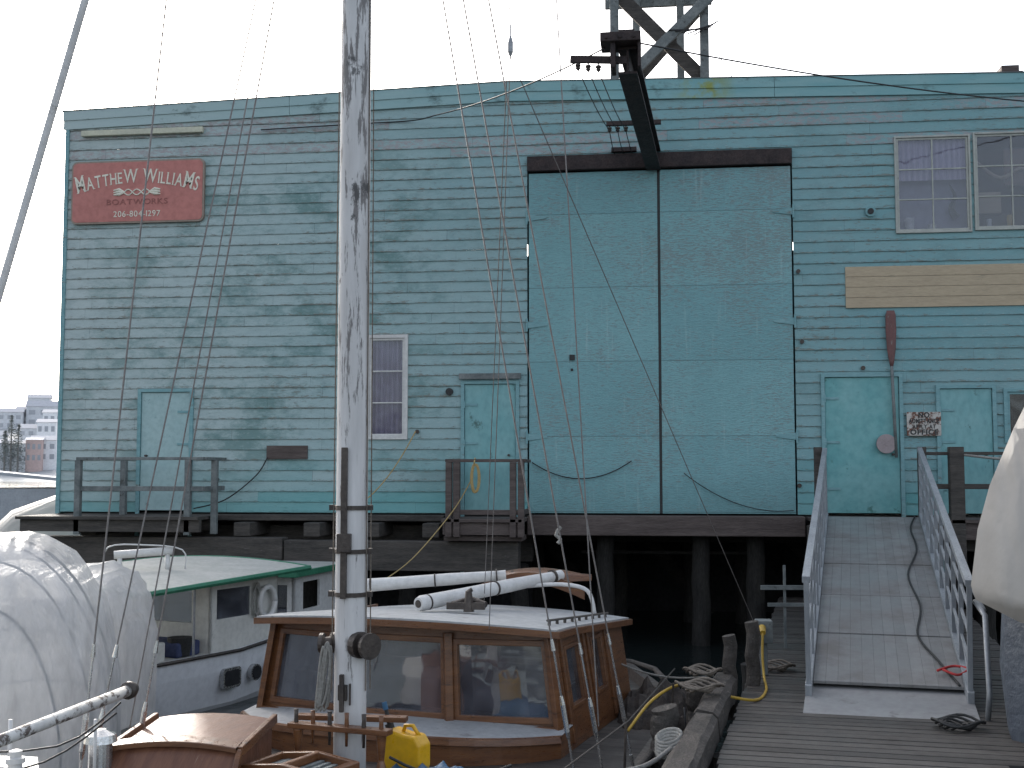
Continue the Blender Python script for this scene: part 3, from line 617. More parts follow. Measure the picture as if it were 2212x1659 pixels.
bm=B();tim(bm,(1.14,-5.4,1.46),(1.66,-5.35,1.46),.04,.05);tim(bm,(1.22,-5.4,1.26),(1.66,-5.35,1.26),.04,.04);tim(bm,(1.42,-5.36,.6),(1.42,-5.36,1.72),.03,.03)
mk('pipe_stand',bm,GREYW,label='grey pipe railing stand beside the gangway',cat='railing')
PP=E('power_pedestal',(1.0,-7.3,.75),0,'galvanised dock power box with yellow plug','power pedestal')
bm=B();box(bm,.93,1.1,-7.4,-7.2,1.08,1.31);box(bm,.98,1.05,-7.33,-7.27,.75,1.08);mk('housing',bm,GREYW,PP,bevel=.012)
bm=B();tube(bm,[(.99,-7.40,1.24),(.99,-7.50,1.2)],[.04,.03],10);mk('plug',bm,HOSE,PP)
cable([(.99,-7.5,1.2),(.98,-7.55,1.0),(.98,-7.7,.8),(.95,-8.3,.77),(.8,-8.8,.77),(.45,-9.0,.86),(.15,-9.3,.98),(-.1,-9.6,.9),(-.3,-9.9,.7)],.013,HOSE,'yellow shore power cord looping over the dock')
cable(sag((.45,-8.6,.95),(-.6,-7.8,1.0),.1,8),.010,ROPEW,'white mooring line from dock to boat','rope','rope')
cable([(-.85,-11.5,.66),(-.5,-11.4,.70),(-.15,-11.25,.74),(.05,-11.0,.82)],.018,ROPEW,'thick white mooring rope leading to the dock','rope','rope')
bm=B()
for k in range(5):
    tube(bm,[(.03+.09*math.cos(a),-10.98+.07*math.sin(a)+.018*k,.80+.020*k+.04*math.sin(a+.5)) for a in[2*math.pi*i/22 for i in range(23)]],.016,6)
mk('rope_coil',bm,ROPEW,label='thick white rope wrapped on the edge timber',cat='rope coil',smooth=True)
for cx,cy,n,mt,lb in((2.35,-9.75,5,BLACK,'coil of dark hose on the dock'),(1.15,-7.0,5,ROPEB,'loose coil of pale rope by power box'),(.30,-9.45,5,ROPEB,'frayed brown rope round a mooring post'),(.35,-8.6,4,ROPEB,'small brown rope coil on the edge timber')):
    bm=B()
    for k in range(n):
        r=.07+.025*k;z=.97 if cx<.5 else .77;tube(bm,[(cx+r*math.cos(a)*1.2,cy+r*math.sin(a),z+.012*k+.02*math.sin(a*3+k)) for a in[2*math.pi*i/22 for i in range(23)]],.011,6)
    mk('rope_coil',bm,mt,label=lb,cat='rope coil',smooth=True)
# ---------------- sailboat
BA=rad(-12.9);SB=E('wooden_sailboat',(-2.24,-9.49,0),BA,'varnished wooden motor sailer with white mast and pilothouse','sailboat')
BF=MW[SB]
def bp(x,y,z):return BF@V((x,y,z))
left=[(1.3,-5),(.35,-4.3),(-.55,-3.3),(-.9,-2.1),(-1.45,-.5),(-1.52,1),(-1.5,2.6),(-1.0,4.0)]
right=[(1.5,-5),(2.0,-4),(2.25,-2.6),(2.30,-1),(2.15,.8),(1.8,2.4),(1.0,4.0)]
ring=left+right[::-1]
bm=B();cx=sum(p[0] for p in ring)/len(ring);cy=-.3
loft(bm,[[(cx+(x-cx)*k,cy+(y-cy)*k,z) for x,y in ring] for z,k in((-.3,.75),(.0,.86),(.3,.96),(.58,1.0),(.62,1.0),(.62,.96),(.5,.96))],False,True);mk('hull',bm,HULLD,SB,fr=BF)
bm=B();bm.faces.new([bm.verts.new((cx+(x-cx)*.96,cy+(y-cy)*.96,.5)) for x,y in ring]);mk('deck',bm,DOCK,SB,fr=BF)
bm=B();tube(bm,smoothpts([(*p,.63) for p in ring+[ring[0]]],3),.03,8);mk('cap_rail',bm,DARKW,SB,fr=BF,smooth=True)
def fy(u):return -.20*(1-(u/1.5)**2)
def tp(z):return 1-.10*(z-.5)
bm=B();holes=[(-1.30,-.55,.80,1.36),(-.36,.45,.79,1.37),(.61,1.38,.78,1.36)]
fw=lambda off:(lambda u,z,d:V((u*tp(z),fy(u)+off+d+(1.5-z)*-.06,z)))
slab(bm,-1.5,1.5,.55,1.5,holes,.05,fw(0),12)
SH_=[(.22,.58,.84,1.30),(1.0,1.28,.84,1.28)]
slab(bm,0.05,2.1,.5,1.40,SH_,.05,lambda u,z,d:V((1.5*tp(z)-d,u,z+(.08-.06*u if z>1.35 else 0))))
slab(bm,0.05,2.1,.5,1.40,[(.3,1.7,.85,1.30)],.05,lambda u,z,d:V((-1.5*tp(z)+d,u,z)))
slab(bm,-1.38,1.38,.5,1.36,[(-1.2,-.2,.86,1.27),(.1,1.2,.86,1.27)],.05,lambda u,z,d:V((u,2.1-d,z)))
mk('pilothouse',bm,VARN,SB,fr=BF,bevel=.006)
bm=B()
for h in holes:
    slab(bm,h[0]-.05,h[1]+.05,h[2]-.05,h[3]+.05,[h],.02,fw(-.022),1)
for u in(-1.44,-.455,.53,1.46):
    tim(bm,(u*tp(.56),fy(u)-.10,.56),(u*tp(1.46),fy(u)-.045,1.46),.07,.05)
tim(bm,(-1.4,fy(-1.4)-.08,.70),(-.7,fy(-.7)-.08,.70),.05,.03);tim(bm,(-.7,fy(-.7)-.08,.70),(.7,fy(.7)-.08,.70),.05,.03);tim(bm,(.7,fy(.7)-.08,.70),(1.4,fy(1.4)-.08,.70),.05,.03)
mk('front_window_frames',bm,VARN,SB,fr=BF,bevel=.005)
for h in SH_:
    bm=B();slab(bm,h[0]-.035,h[1]+.035,h[2]-.035,h[3]+.035,[h],.02,lambda u,z,d:V((1.518*tp(z)-d,u,z)))
    for u in(h[0]-.12,h[1]+.17):tim(bm,(1.51,u,.55),(1.515*tp(1.42),u,1.42-.05*u),.05,.03)
    mk('side_window_frame',bm,VARN,SB,fr=BF,bevel=.005)
bm=B()
slab(bm,-1.45,1.45,.72,1.42,[],.004,fw(.02),12)
slab(bm,.15,1.8,.8,1.33,[],.004,lambda u,z,d:V((1.475*tp(z)-d,u,z)));slab(bm,.15,1.8,.8,1.33,[],.004,lambda u,z,d:V((-1.475*tp(z)+d,u,z)))
mk('windows',bm,GLB,SB,fr=BF)
bm=B();box(bm,-1.3,1.3,.30,.9,.6,.98);box(bm,-.4,.1,1.2,1.6,.6,1.15);tube(bm,[(.5,.3,1.1),(.5,.34,1.1)],.18,20);mk('cabin_interior',bm,BLUEI,SB,fr=BF,bevel=.02)
bm=B();slab(bm,-1.36,1.36,.52,1.35,[(-1.2,-.2,.86,1.27),(.1,1.2,.86,1.27)],.01,lambda u,z,d:V((u,2.04-d,z)));mk('cabin_lining',bm,DVARN,SB,fr=BF)
RW=1.45
def roofsec(y,o,zz,k=1.0):
    return[(.02+x*k,y-(o*(1-(x/RW)**2)),zz-.075*max(y,0)+.075*(1-(x/RW)**2)) for x in[-RW+2*RW*i/16 for i in range(17)]]
def roofmesh(bm,z,k):
    T=[roofsec(y,.28*(1-(y+.22)/2.6),z,k) for y in[-.2*k+(2.42*k)*j/6 for j in range(7)]]
    loft(bm,T,False);loft(bm,[[(p[0],p[1],p[2]-.055) for p in s] for s in T],False)
    for idx in(0,-1):
        a=T[idx];vs=[bm.verts.new(p) for p in a];vb=[bm.verts.new((p[0],p[1],p[2]-.055)) for p in a]
        for i in range(16):bm.faces.new((vs[i],vs[i+1],vb[i+1],vb[i]))
    for idx in(0,16):
        a=[t[idx] for t in T];vs=[bm.verts.new(p) for p in a];vb=[bm.verts.new((p[0],p[1],p[2]-.055)) for p in a]
        for i in range(6):bm.faces.new((vs[i],vs[i+1],vb[i+1],vb[i]))
bm=B();roofmesh(bm,1.505,1.0);mk('roof',bm,VARN,SB,fr=BF,smooth=False)
bm=B();roofmesh(bm,1.521,.98);mk('roof_canvas',bm,ROOFW,SB,fr=BF,smooth=True)
bm=B();tube(bm,[(1.30,y,1.57-.075*y) for y in(.0,.6,1.2,1.9)],.011,6)
for k in range(9):tube(bm,[(1.30,.05+k*.22,1.51-.016*k),(1.30,.05+k*.22,1.57-.016*k)],.014,6)
mk('grab_rail',bm,DARKW,SB,fr=BF)
# trunk cabin
def trunk(z,k,g0):
    return[(x*k,(-.62*(1-(abs(x)/1.5)**3)-.25)*g0,z+.05*(1-(x/1.5)**2)) for x in[-1.5+3.0*i/16 for i in range(17)]]
bm=B();a=trunk(.68,1,1);b=[(p[0],.12,p[2]+.03) for p in a];loft(bm,[a,b],False);mk('trunk_cabin_top',bm,ROOFW,SB,fr=BF)
bm=B();loft(bm,[[(p[0],p[1]-.03,p[2]) for p in a],[(p[0]*1.01,p[1]-.035,p[2]-.05) for p in a],[(p[0],p[1],p[2]-.06) for p in a],[(p[0],p[1],.4) for p in a]],False);loft(bm,[[(p[0],p[1]-.03,p[2]) for p in a],[(p[0],p[1]+.02,p[2]+.003) for p in a]],False)
for sx in(-1,1):
    bm.faces.new([bm.verts.new(p) for p in((sx*1.5,-.25,.4),(sx*1.5,.2,.4),(sx*1.5,.2,.7),(sx*1.5,-.25,.68))])
mk('trunk_cabin_side',bm,VARN,SB,fr=BF)
# mast
mx,my=-2.04,-12.19
bm=B();pts=[(mx,my,z) for z in(.45,1.5,3,5,7,9,11.6)];tube(bm,pts,[.108,.105,.104,.102,.098,.09,.075],28);MS=mk('mast',bm,MAST,SB,smooth=True)
for zz in(2.585,2.30,2.02):
    bm=B();tube(bm,[(mx,my,zz-.014),(mx,my,zz+.014)],.113,24);box(bm,mx-.15,mx-.11,my-.02,my+.02,zz-.018,zz+.018);box(bm,mx+.11,mx+.14,my-.02,my+.02,zz-.018,zz+.018);mk('band',bm,BRONZE,MS)
bm=B();tim(bm,(mx-.02,my-.125,2.0),(mx-.02,my-.125,2.98),.04,.03);box(bm,mx-.06,mx+.03,my-.16,my-.11,2.3,2.42);mk('mast_track',bm,BRONZE,MS,bevel=.004)
bm=B();tube(bm,[(mx-.10,my+.02,1.70),(mx-.13,my+.0,1.70),(mx-.135,my,1.70),(mx-.17,my-.02,1.70),(mx-.175,my-.02,1.70),(mx-.20,my-.02,1.70)],[.07,.065,.04,.04,.065,.065],18);mk('winch',bm,BRONZE,MS)
bm=B();tube(bm,[(mx+.06,my-.06,1.70),(mx+.10,my-.09,1.70),(mx+.105,my-.09,1.70),(mx+.14,my-.12,1.70),(mx+.145,my-.12,1.70),(mx+.17,my-.14,1.70)],[.085,.085,.055,.055,.085,.085],18);mk('winch',bm,BRONZE,MS)
bm=B();tim(bm,(mx-.02,my-.14,1.28),(mx-.02,my-.14,1.52),.03,.03);box(bm,mx-.05,mx+.01,my-.13,my-.1,1.35,1.45);tim(bm,(mx+.03,my-.12,1.32),(mx+.03,my-.12,1.46),.012,.02);mk('cleat',bm,BRONZE,MS,bevel=.006)
bm=B()
for k in range(9):tube(bm,[(mx-.13+(.022+.006*(k%4))*math.sin(a+.3*k)-.004*k,my-.10-.012*(k%3),1.50+(.20+.02*math.sin(k*2))*math.cos(a)) for a in[2*math.pi*i/22 for i in range(23)]],.008,6)
mk('halyard_coil',bm,ROPEW,MS,smooth=True)
for dx,dy,zt in((.11,-.03,9.4),(.12,.05,9),(-.12,-.02,9.3)):
    bm=B();tube(bm,[(mx+dx,my+dy,1.4),(mx+dx*.95,my+dy,4.5),(mx+dx*.8,my+dy,zt)],.0045,5);mk('halyard',bm,ROPEB,MS)
# fife rail
bm=B();tim(bm,(-2.42,-12.25,1.18),(-1.72,-12.42,1.18),.09,.035);tim(bm,(-2.45,-12.0,1.18),(-1.7,-12.0,1.18),.08,.035)
for x,y in((-2.36,-12.28),(-1.78,-12.4)):tube(bm,[(x,y,.5),(x,y,.95),(x,y,1.0),(x,y,1.16)],[.03,.035,.02,.035],10)
mk('fife_rail',bm,VARN,SB,bevel=.004)
for k in range(6):
    x=-2.38+k*.12;y=-12.26-.17*k*.12/.7
    bm=B();tube(bm,[(x,y,1.07),(x,y,1.16),(x,y,1.2),(x,y,1.24),(x,y,1.28)],[.009,.011,.016,.013,.016],8);mk('belaying_pin',bm,VARN if k%2 else BRONZE,SB,smooth=True)
# hatches
HF=M.Translation((-2.97,-12.5,0))@M.Rotation(rad(4),4,'Z')
bm=B()
sec=lambda y,z,k=1:[(x*.39*k,y,z+.035*(1-x*x)) for x in[-1+i/5 for i in range(11)]]
loft(bm,[[(p[0],p[1],.5) for p in sec(-.62,.5)],sec(-.60,.92),sec(-.40,1.14),sec(.42,1.17),[(p[0],p[1],.5) for p in sec(.42,.5)]],False)
for sx in(-1,1):bm.faces.new([bm.verts.new(p) for p in((sx*.39,-.62,.5),(sx*.39,-.6,.92),(sx*.39,-.4,1.14),(sx*.39,.42,1.17),(sx*.39,.42,.5))])
h_=mk('companion_hatch',bm,VARN2,SB,fr=HF)
bm=B()
for sx in(-1,1):tim(bm,(sx*.405,-.62,.90),(sx*.405,-.40,1.14),.035,.06);tim(bm,(sx*.405,-.40,1.14),(sx*.405,.44,1.17),.035,.06)
loft(bm,[sec(-.44,1.14),sec(-.44,1.17),sec(-.30,1.18),sec(-.30,1.15)],False)
mk('hatch_coaming',bm,VARN,h_,fr=HF,bevel=.006)
bm=B();KF=M.Translation((-2.2,-12.75,0))@M.Rotation(rad(-20),4,'Z')
slab(bm,-.3,.3,-.2,.2,[(-.25,-.02,-.16,.16),(.02,.25,-.16,.16)],.05,lambda u,z,d:V((u,z,1.09-d-.12*abs(u))));box(bm,-.28,.28,-.18,.18,.5,.98);k_=mk('skylight',bm,VARN,SB,fr=KF,bevel=.006)
bm=B()
for k in range(11):tim(bm,(-.25+k*.05,-.17,1.04-.12*abs(-.25+k*.05)),(-.25+k*.05,.17,1.04-.12*abs(-.25+k*.05)),.03,.02)
mk('slats',bm,GREYW,k_,fr=KF)
# spars on the roof
def spar(p0,p1,r,lab):
    bm=B();p0=V(p0);p1=V(p1);d=(p1-p0);pts=[p0+d*t for t in(0,.02,.3,.6,.95,1)]
    tube(bm,pts,[r*.9,r*1.1,r,r,r*.8,r*.85],20);tube(bm,[p0-d*.003,p0+d*.005],r*.55,14,1)
    for t in(.05,.5,.93):tube(bm,[p0+d*t,p0+d*(t+.01)],r*1.12,16,1)
    mk('stowed_spar',bm,[WHITE,BRONZE],label=lab,cat='spar',smooth=False,group='spars stowed on the pilothouse roof')
spar((-2.95,-8.27,1.70),(-1.55,-8.05,1.80),.06,'white wooden boom stowed above the pilothouse')
spar((-2.2,-9.19,1.63),(-1.05,-7.53,1.76),.065,'white spar lying diagonally on the pilothouse roof')
bm=B();box(bm,-1.95,-1.6,-9.15,-9.1,1.58,1.64);tube(bm,[(-1.75,-9.12,1.56),(-1.75,-9.12,1.74),(-1.72,-9.12,1.76)],[.05,.03,.02],10);tube(bm,[(-1.9,-9.12,1.62),(-1.75,-9.0,1.66),(-1.6,-9.1,1.62)],.03,8);mk('deck_cleat',bm,BRONZE,SB)
bm=B();ar=[(-1.95+1.15*t,-7.6,1.58+.16*math.sin(math.pi*t)) for t in[i/12 for i in range(13)]]
loft(bm,[[(p[0],p[1]+dy,p[2]+dz) for p in ar] for dy,dz in((0,-.06),(0,.05),(.06,.05),(.06,-.06),(0,-.06))],False);mk('boom_gallows',bm,VARN,SB)
bm=B();tube(bm,smoothpts([(-1.35,-7.9,1.68),(-1.0,-7.9,1.70),(-.75,-7.9,1.64),(-.68,-7.9,1.42)],5),.02,8);mk('white_pipe_rail',bm,WHITE,SB,smooth=True)
bm=B();secs=[]
for i in range(11):
    t=i/10;w=.28*math.sin(math.pi*min(1,t+.08)*.96)+.02;secs.append([(-1.75+1.0*t,-7.2+w*math.cos(a),1.68+.13*math.sin(a)*(.4+w*2)) for a in[math.pi*k/8 for k in range(9)]])
loft(bm,secs,True);mk('upturned_dinghy',bm,VARN,SB,smooth=True)
# shrouds
def shroud(p0,p1,name='shroud',r=.006,tb=True):
    p0=V(p0);p1=V(p1);d=(p1-p0).normalized();a=p0+d*.95 if tb else p0
    bm=B();tube(bm,[a,p1],r,6);o=mk(name,bm,WIRE,SB)
    if tb:
        bm=B();tube(bm,[p0,p0+d*.28],.008,6);tube(bm,[p0+d*.28,p0+d*.33,p0+d*.52,p0+d*.58],[.010,.018,.018,.012],10);tube(bm,[p0+d*.58,p0+d*.95],.007,6);tube(bm,[p0+d*.9,p0+d*.98],[.016,.010],8);tube(bm,[p0-d*.12,p0+d*.05],.014,6);mk('turnbuckle',bm,STEEL,o)
H=(mx,my)
shroud((-.616,-11.51,.70),(*H,9.5));shroud((-.436,-11.19,.64),(*H,10.1));shroud((-.245,-10.76,.66),(*H,10.9))
shroud((-3.45,-12.38,.75),(*H,9.5));shroud((-3.56,-12.80,.78),(*H,9.6));shroud((-3.58,-12.85,.78),(-2.9,-12.6,9.4))
shroud((-3.48,-12.4,1.0),(mx-.05,my,9.45),'shroud',.005,False)
shroud((-.47,-11.2,1.0),(-1.03,-11.27,11.5),'halyard',.0055,False);shroud((-1.0,-12.06,5.85),(-1.2,-12.12,9.9),'halyard',.0045,False)
bm=B();tube(bm,[(-1.0,-12.06,5.64),(-1.0,-12.06,5.67),(-1.0,-12.06,5.74),(-1.0,-12.06,5.78)],[.008,.02,.02,.008],10);tube(bm,[(-1.0,-12.06,5.78),(-1.0,-12.06,5.86)],.006,6);mk('block',bm,GALV,SB)
shroud((-1.35,-10.6,1.6),(-1.0,-12.06,5.64),'halyard',.0035,False);shroud((.9,-7.8,1.3),(-1.0,-12.06,5.64),'halyard',.004,False);shroud((-1.7,-8.5,1.6),(-1.02,-12.06,5.64),'halyard',.0035,False)
bm=B();tube(bm,[(-.76+.02*math.sin(k*2),-11.2+.01*k,2.3+.03*k) for k in range(5)],.014,6);mk('rope_knot',bm,ROPEW,SB)
# lifelines
bm=B();tube(bm,[bp(2.22,-3,.98),bp(2.26,-1,1.0),bp(2.1,1.3,1.02)],.006,6)
for y in(-2.9,-1.0,.6):tube(bm,[bp(2.22,y,.55),bp(2.24,y,1.01)],.010,8)
mk('lifeline',bm,BRONZE,SB)
# netting heap and fenders
NETM=mat('dark_brown_netting',(.028,.023,.02),(.07,.055,.045),14,.9,0,.9,(1,1,1),(.11,.08,.06),.62)
bm=B();n=22;R=[]
for i in range(n+1):
    R.append([bm.verts.new((-.45+.8*i/n,-8.9+1.3*j/n,.46+.34*(math.sin(math.pi*i/n)*math.sin(math.pi*j/n))**.6+.12*noise.noise(V((i*.45,j*.4,7))))) for j in range(n+1)])
for i in range(n):
    for j in range(n):bm.faces.new((R[i][j],R[i+1][j],R[i+1][j+1],R[i][j+1]))
mk('net_heap',bm,NETM,label='dark brown heap of netting on the side deck',cat='netting')
for x,y in((.28,-9.9),(.45,-8.9)):
    bm=B();tube(bm,[(x-.1,y,.62),(x-.1,y,.56),(x-.1,y,.5),(x-.1,y,.15),(x-.1,y,.08),(x-.1,y,.02)],[.02,.06,.09,.09,.06,.02],14);tube(bm,[(x-.1,y,.6),(x-.12,y,.9)],.008,5);mk('boat_fender',bm,BLACK,label='black rubber fender hung between boat and dock',cat='fender',group='fenders along the dock',smooth=True)
# jerrycan
JC=E('jerrycan',(-1.72,-11.96,.85),rad(-20),'yellow plastic fuel can with black spout and blue cap','fuel can')
JF=MW[JC]
bm=B();prof=[(-.15,0),(.15,0),(.16,.03),(.16,.17),(.12,.23),(.02,.235),(-.09,.26),(-.15,.20)]
loft(bm,[[(x*k,y,z*(.97 if k<1 else 1)+.0) for x,z in prof] for y,k in((-.075,.93),(-.055,1),(.055,1),(.075,.93))],True,True);b_=mk('can_body',bm,YELP,JC,fr=JF,bevel=.012)
bm=B();tube(bm,[(-.02,0,.22),(.0,0,.28),(.06,0,.285),(.11,0,.22)],.014,8);mk('handle',bm,YELP,b_,fr=JF,smooth=True)
bm=B();tube(bm,[(-.11,0,.23),(-.13,0,.28)],.03,12);tube(bm,[(-.13,0,.28),(-.16,0,.40)],.014,8);mk('spout',bm,BLACK,JC,fr=JF)
bm=B();tube(bm,[(-.155,0,.37),(-.17,0,.42)],.018,8);mk('cap',bm,BLUET,JC,fr=JF)
bm=B();n=20;R=[]
for i in range(n+1):
    R.append([bm.verts.new((-2.0+.95*i/n,-12.5+.8*j/n,.64+.24*(math.sin(math.pi*i/n)*math.sin(math.pi*j/n))**.5+.09*noise.noise(V((i*.5,j*.5,2))))) for j in range(n+1)])
for i in range(n):
    for j in range(n):bm.faces.new((R[i][j],R[i+1][j],R[i+1][j+1],R[i][j+1]))
mk('crumpled_tarp',bm,BLUET,label='crumpled blue tarp heaped on the foredeck',cat='tarp',smooth=True)
bm=B();tube(bm,sag((-1.75,-12.3,1.0),(-1.0,-12.0,.9),.1,8),.01,6);mk('rope',bm,BLACK,label='dark line slack over the tarp',cat='rope')
# ---------------- near boat bow bits
NB=E('bowsprit_boat',(-3.4,-14.2,.9),0,'bow of a white boat with bowsprit and stanchions','boat')
SPR=mat('flaking_white_spar',(.60,.59,.56),(.5,.49,.47),5,.6,0,.3,(1,1,1),(.10,.08,.07),.52,14)
bm=B();p0=V((-3.36,-14.9,1.46));p1=V((-3.05,-13.33,1.57));tube(bm,[p0,p1],.032,14);tube(bm,[p1,p1+(p1-p0)*.02,p1+(p1-p0)*.045],[.05,.05,.03],14,1);mk('bowsprit',bm,[SPR,BRONZE],NB,smooth=True)
for pts in([(-3.9,-14.0,1.35),(-3.35,-13.55,1.3),(-3.1,-13.3,1.5)],[(-3.9,-13.9,1.15),(-3.45,-13.5,1.2),(-3.1,-13.35,1.45)]):
    bm=B();tube(bm,smoothpts(pts,4),.006,6);mk('stay',bm,BLACK,NB)
for x,y in((-3.50,-14.0),(-3.37,-13.95)):
    bm=B();tube(bm,[(x,y,1.15),(x,y,1.30),(x,y,1.305),(x,y,1.33),(x,y,1.335),(x,y,1.36),(x,y,1.365),(x,y,1.37)],[.04,.036,.05,.05,.03,.034,.034,.02],16);mk('bollard',bm,WHITE,NB,smooth=False)
bm=B();tube(bm,[(-3.36,-13.0,.9),(-3.36,-13.0,1.20),(-3.36,-13.0,1.205),(-3.36,-13.0,1.25),(-3.36,-13.0,1.28)],[.07,.07,.1,.09,.03],20);mk('stove_stack',bm,STEEL,NB)
bm=B()
for k in range(3):tube(bm,smoothpts([(-3.75+.1*k,-14.0,1.16),(-3.6+.08*k,-13.9,1.26),(-3.4+.05*k,-13.9,1.22),(-3.2+.03*k,-13.8,1.1)],4),.011,6)
tube(bm,[(-3.6,-13.6,1.0),(-3.6,-13.6,1.45)],.012,8);tube(bm,[(-3.25,-13.3,1.0),(-3.25,-13.3,1.4)],.01,8);mk('pulpit_rail',bm,WHITE,NB,smooth=True)
bm=B();loft(bm,[[(-4.6,y,.2),(-4.4,y,1.08),(-3.25-(0.25*(y+14.4)**2),y,1.08),(-3.3-(0.25*(y+14.4)**2),y,.2)] for y in(-15.2,-14.4,-13.6,-12.9)],True,True);mk('hull',bm,WHITE,NB)
bm=B();tube(bm,[(-5.2,-12.62,.9),(-4.39,-12.49,4.03),(-3.88,-12.42,6.03),(-2.35,-12.2,12.0)],.027,10);mk('forestay',bm,WHITE,NB,smooth=True)
# ---------------- wrapped boats
def dome(name,c,ang,prof,mt,lab,hoops=False,nseg=18,amp=.04,pw=1.0,seams=False):
    F=M.Translation(V(c))@M.Rotation(ang,4,'Z');o=E(name,c,ang,lab,'wrapped boat')
    secs=[]
    for (y,w,h) in prof:
        s=[]
        for k in range(nseg+1):
            a=math.pi*k/nseg;ca=math.cos(a);sa=math.sin(a);p=V((w*abs(ca)**pw*(1 if ca>0 else -1),y,h*abs(sa)**pw))
            p+=V((ca,0,sa))*amp*(noise.noise(V((y*1.7,k*.45,c[0])))+.35*math.sin(k*2.1+y*3));s.append(p)
        secs.append(s)
    bm=B();loft(bm,secs,True);mk('shrink_wrap',bm,mt,o,fr=F,smooth=True)
    if hoops:
        for (y,w,h) in prof[1::2]:
            bm=B();tube(bm,[V((w*.975*math.cos(math.pi*k/nseg),y,h*.975*math.sin(math.pi*k/nseg))) for k in range(nseg+1)],.010,6);mk('hoop',bm,GREYW,o,fr=F)
    return o,F
pr=[(-.15,.45,1.0),(0,.62,1.4),(.18,.76,1.62),(.36,.86,1.74),(.55,.94,1.82),(.75,.99,1.86),(.95,1.02,1.88),(1.15,1.04,1.90),(1.4,1.05,1.90),(1.7,1.0,1.85),(1.85,.7,1.4)]
dome('wrapped_boat',(-5.27,-11.1,.40),rad(24),pr,PLA,'boat tented in translucent ribbed shrink wrap',True,24,.03,.8)
pr2=[(0,1.02,1.28),(.08,1.07,1.42),(.4,1.08,1.50),(.8,1.08,1.53),(1.2,1.06,1.54),(1.5,.95,1.45)]
dome('wrapped_boat',(-6.25,-9.2,.35),rad(0),pr2,PLA,'boat covered in wrinkled translucent shrink wrap',False,26,.06,.42)
dome('wrapped_boat',(-14.3,4.0,.0),rad(-60),[(0,.6,1.4),(.6,1.2,2.0),(1.6,1.5,2.4),(3,1.6,2.5),(5,1.5,2.2)],PLB,'white wrapped boat moored beyond the shed',False)
# right wrapped boat
WB=E('wrapped_boat',(3.8,-10,.4),0,'high boat bow in white wrap with slate tarp skirt','wrapped boat')
bm=B()
def ws(y,pts):
    return[V((x-.06,y+dy,z))+V((1,0,1))*.03*noise.noise(V((x*2,y*2,z*2))) for x,dy,z in pts]
base=[(3.2,-.3,1.60),(2.62,-.15,1.74),(2.36,0,1.88),(2.33,.03,1.98),(2.35,.05,2.12),(2.39,.08,2.38),(2.50,.1,2.72),(2.70,.15,3.15),(2.87,.2,3.45),(3.3,.3,3.6),(4.2,.4,3.65)]
secs=[ws(-10.75,[(x+.30*max(0,3.2-x)*1.0+.15,dy-.1,1.75+(z-1.75)*.85) for x,dy,z in base]),ws(-10.64,base),ws(-10.2,[(x+.22,dy,z) for x,dy,z in base]),ws(-9.6,[(x+.48,dy,z) for x,dy,z in base]),ws(-8.6,[(x+.85,dy,z) for x,dy,z in base]),ws(-7.6,[(x+1.25,dy,z) for x,dy,z in base]),ws(-6.2,[(x+1.8,dy,z*.95) for x,dy,z in base])]
loft(bm,secs,False);bm.faces.new([bm.verts.new(p) for p in secs[0]]);mk('shrink_wrap',bm,PLB,WB,smooth=True)
bm=B();secs=[]
for z,x in((.3,2.74),(.55,2.66),(.8,2.62),(1.3,2.56),(1.72,2.6)):
    secs.append([V((x+dx,y,z))+V((.04*noise.noise(V((y*2,z*2,0))),0,0)) for dx,y in((1.6,-10.9),(.8,-10.8),(.3,-10.5),(.06,-10.1),(.10,-9.8),(.30,-9.2),(.85,-8),(1.5,-6.5))])
loft(bm,secs,False);mk('tarp_skirt',bm,GREYT,WB,smooth=True)
# ---------------- green roofed boat
GB=E('cabin_cruiser',(-5.63,-6.6,0),rad(-20),'white cabin boat with green trimmed roof and portholes','boat')
GFm=MW[GB]
bm=B();o2=[(.15,-.5),(.2,1),(.12,2.0),(-.3,2.5),(-1.2,2.7),(-2.1,2.5),(-2.55,2.0),(-2.6,-.3),(-1.9,-.8),(-.5,-.8)]
loft(bm,[[(-1.2+(x+1.2)*k,y,z+.06*(y>1.5)) for x,y in o2] for z,k in((-.2,.8),(.05,.92),(.45,.98),(.68,1.0),(.68,.96),(.6,.96))],False,True)
mk('hull',bm,HULLW,GB,fr=GFm)
bm=B();tube(bm,[(-1.2+(x+1.2)*1.01,y,.67+.06*(y>1.5)) for x,y in o2+[o2[0]]],.022,6);mk('rub_rail',bm,BRONZE,GB,fr=GFm)
bm=B();bm.faces.new([bm.verts.new((-1.2+(x+1.2)*.96,y,.62)) for x,y in o2]);mk('deck',bm,CREAM,GB,fr=GFm)
bm=B();slab(bm,.7,2.0,.6,1.52,[(.82,1.45,1.02,1.38)],.04,lambda u,z,d:V((-.1-d,u+.1,z)));slab(bm,-2.4,-.1,.6,1.52,[(-2.1,-1.4,.98,1.38),(-1.1,-.4,.98,1.38)],.04,lambda u,z,d:V((u,.8+d,z)))
slab(bm,.7,2.0,.6,1.52,[],.04,lambda u,z,d:V((-2.4+d,u+.1,z)));slab(bm,-2.4,-.1,.6,1.52,[],.04,lambda u,z,d:V((u,2.1-d,z)));mk('cabin',bm,CREAM,GB,fr=GFm,bevel=.01)
bm=B();box(bm,-.13,-.12,.85,1.6,.98,1.40);box(bm,-2.2,-.35,.82,.825,.96,1.40);mk('windows',bm,GLB,GB,fr=GFm);bm=B();box(bm,-2.3,-.25,.9,2.0,.65,1.2);mk('cabin_interior',bm,DINT,GB,fr=GFm)
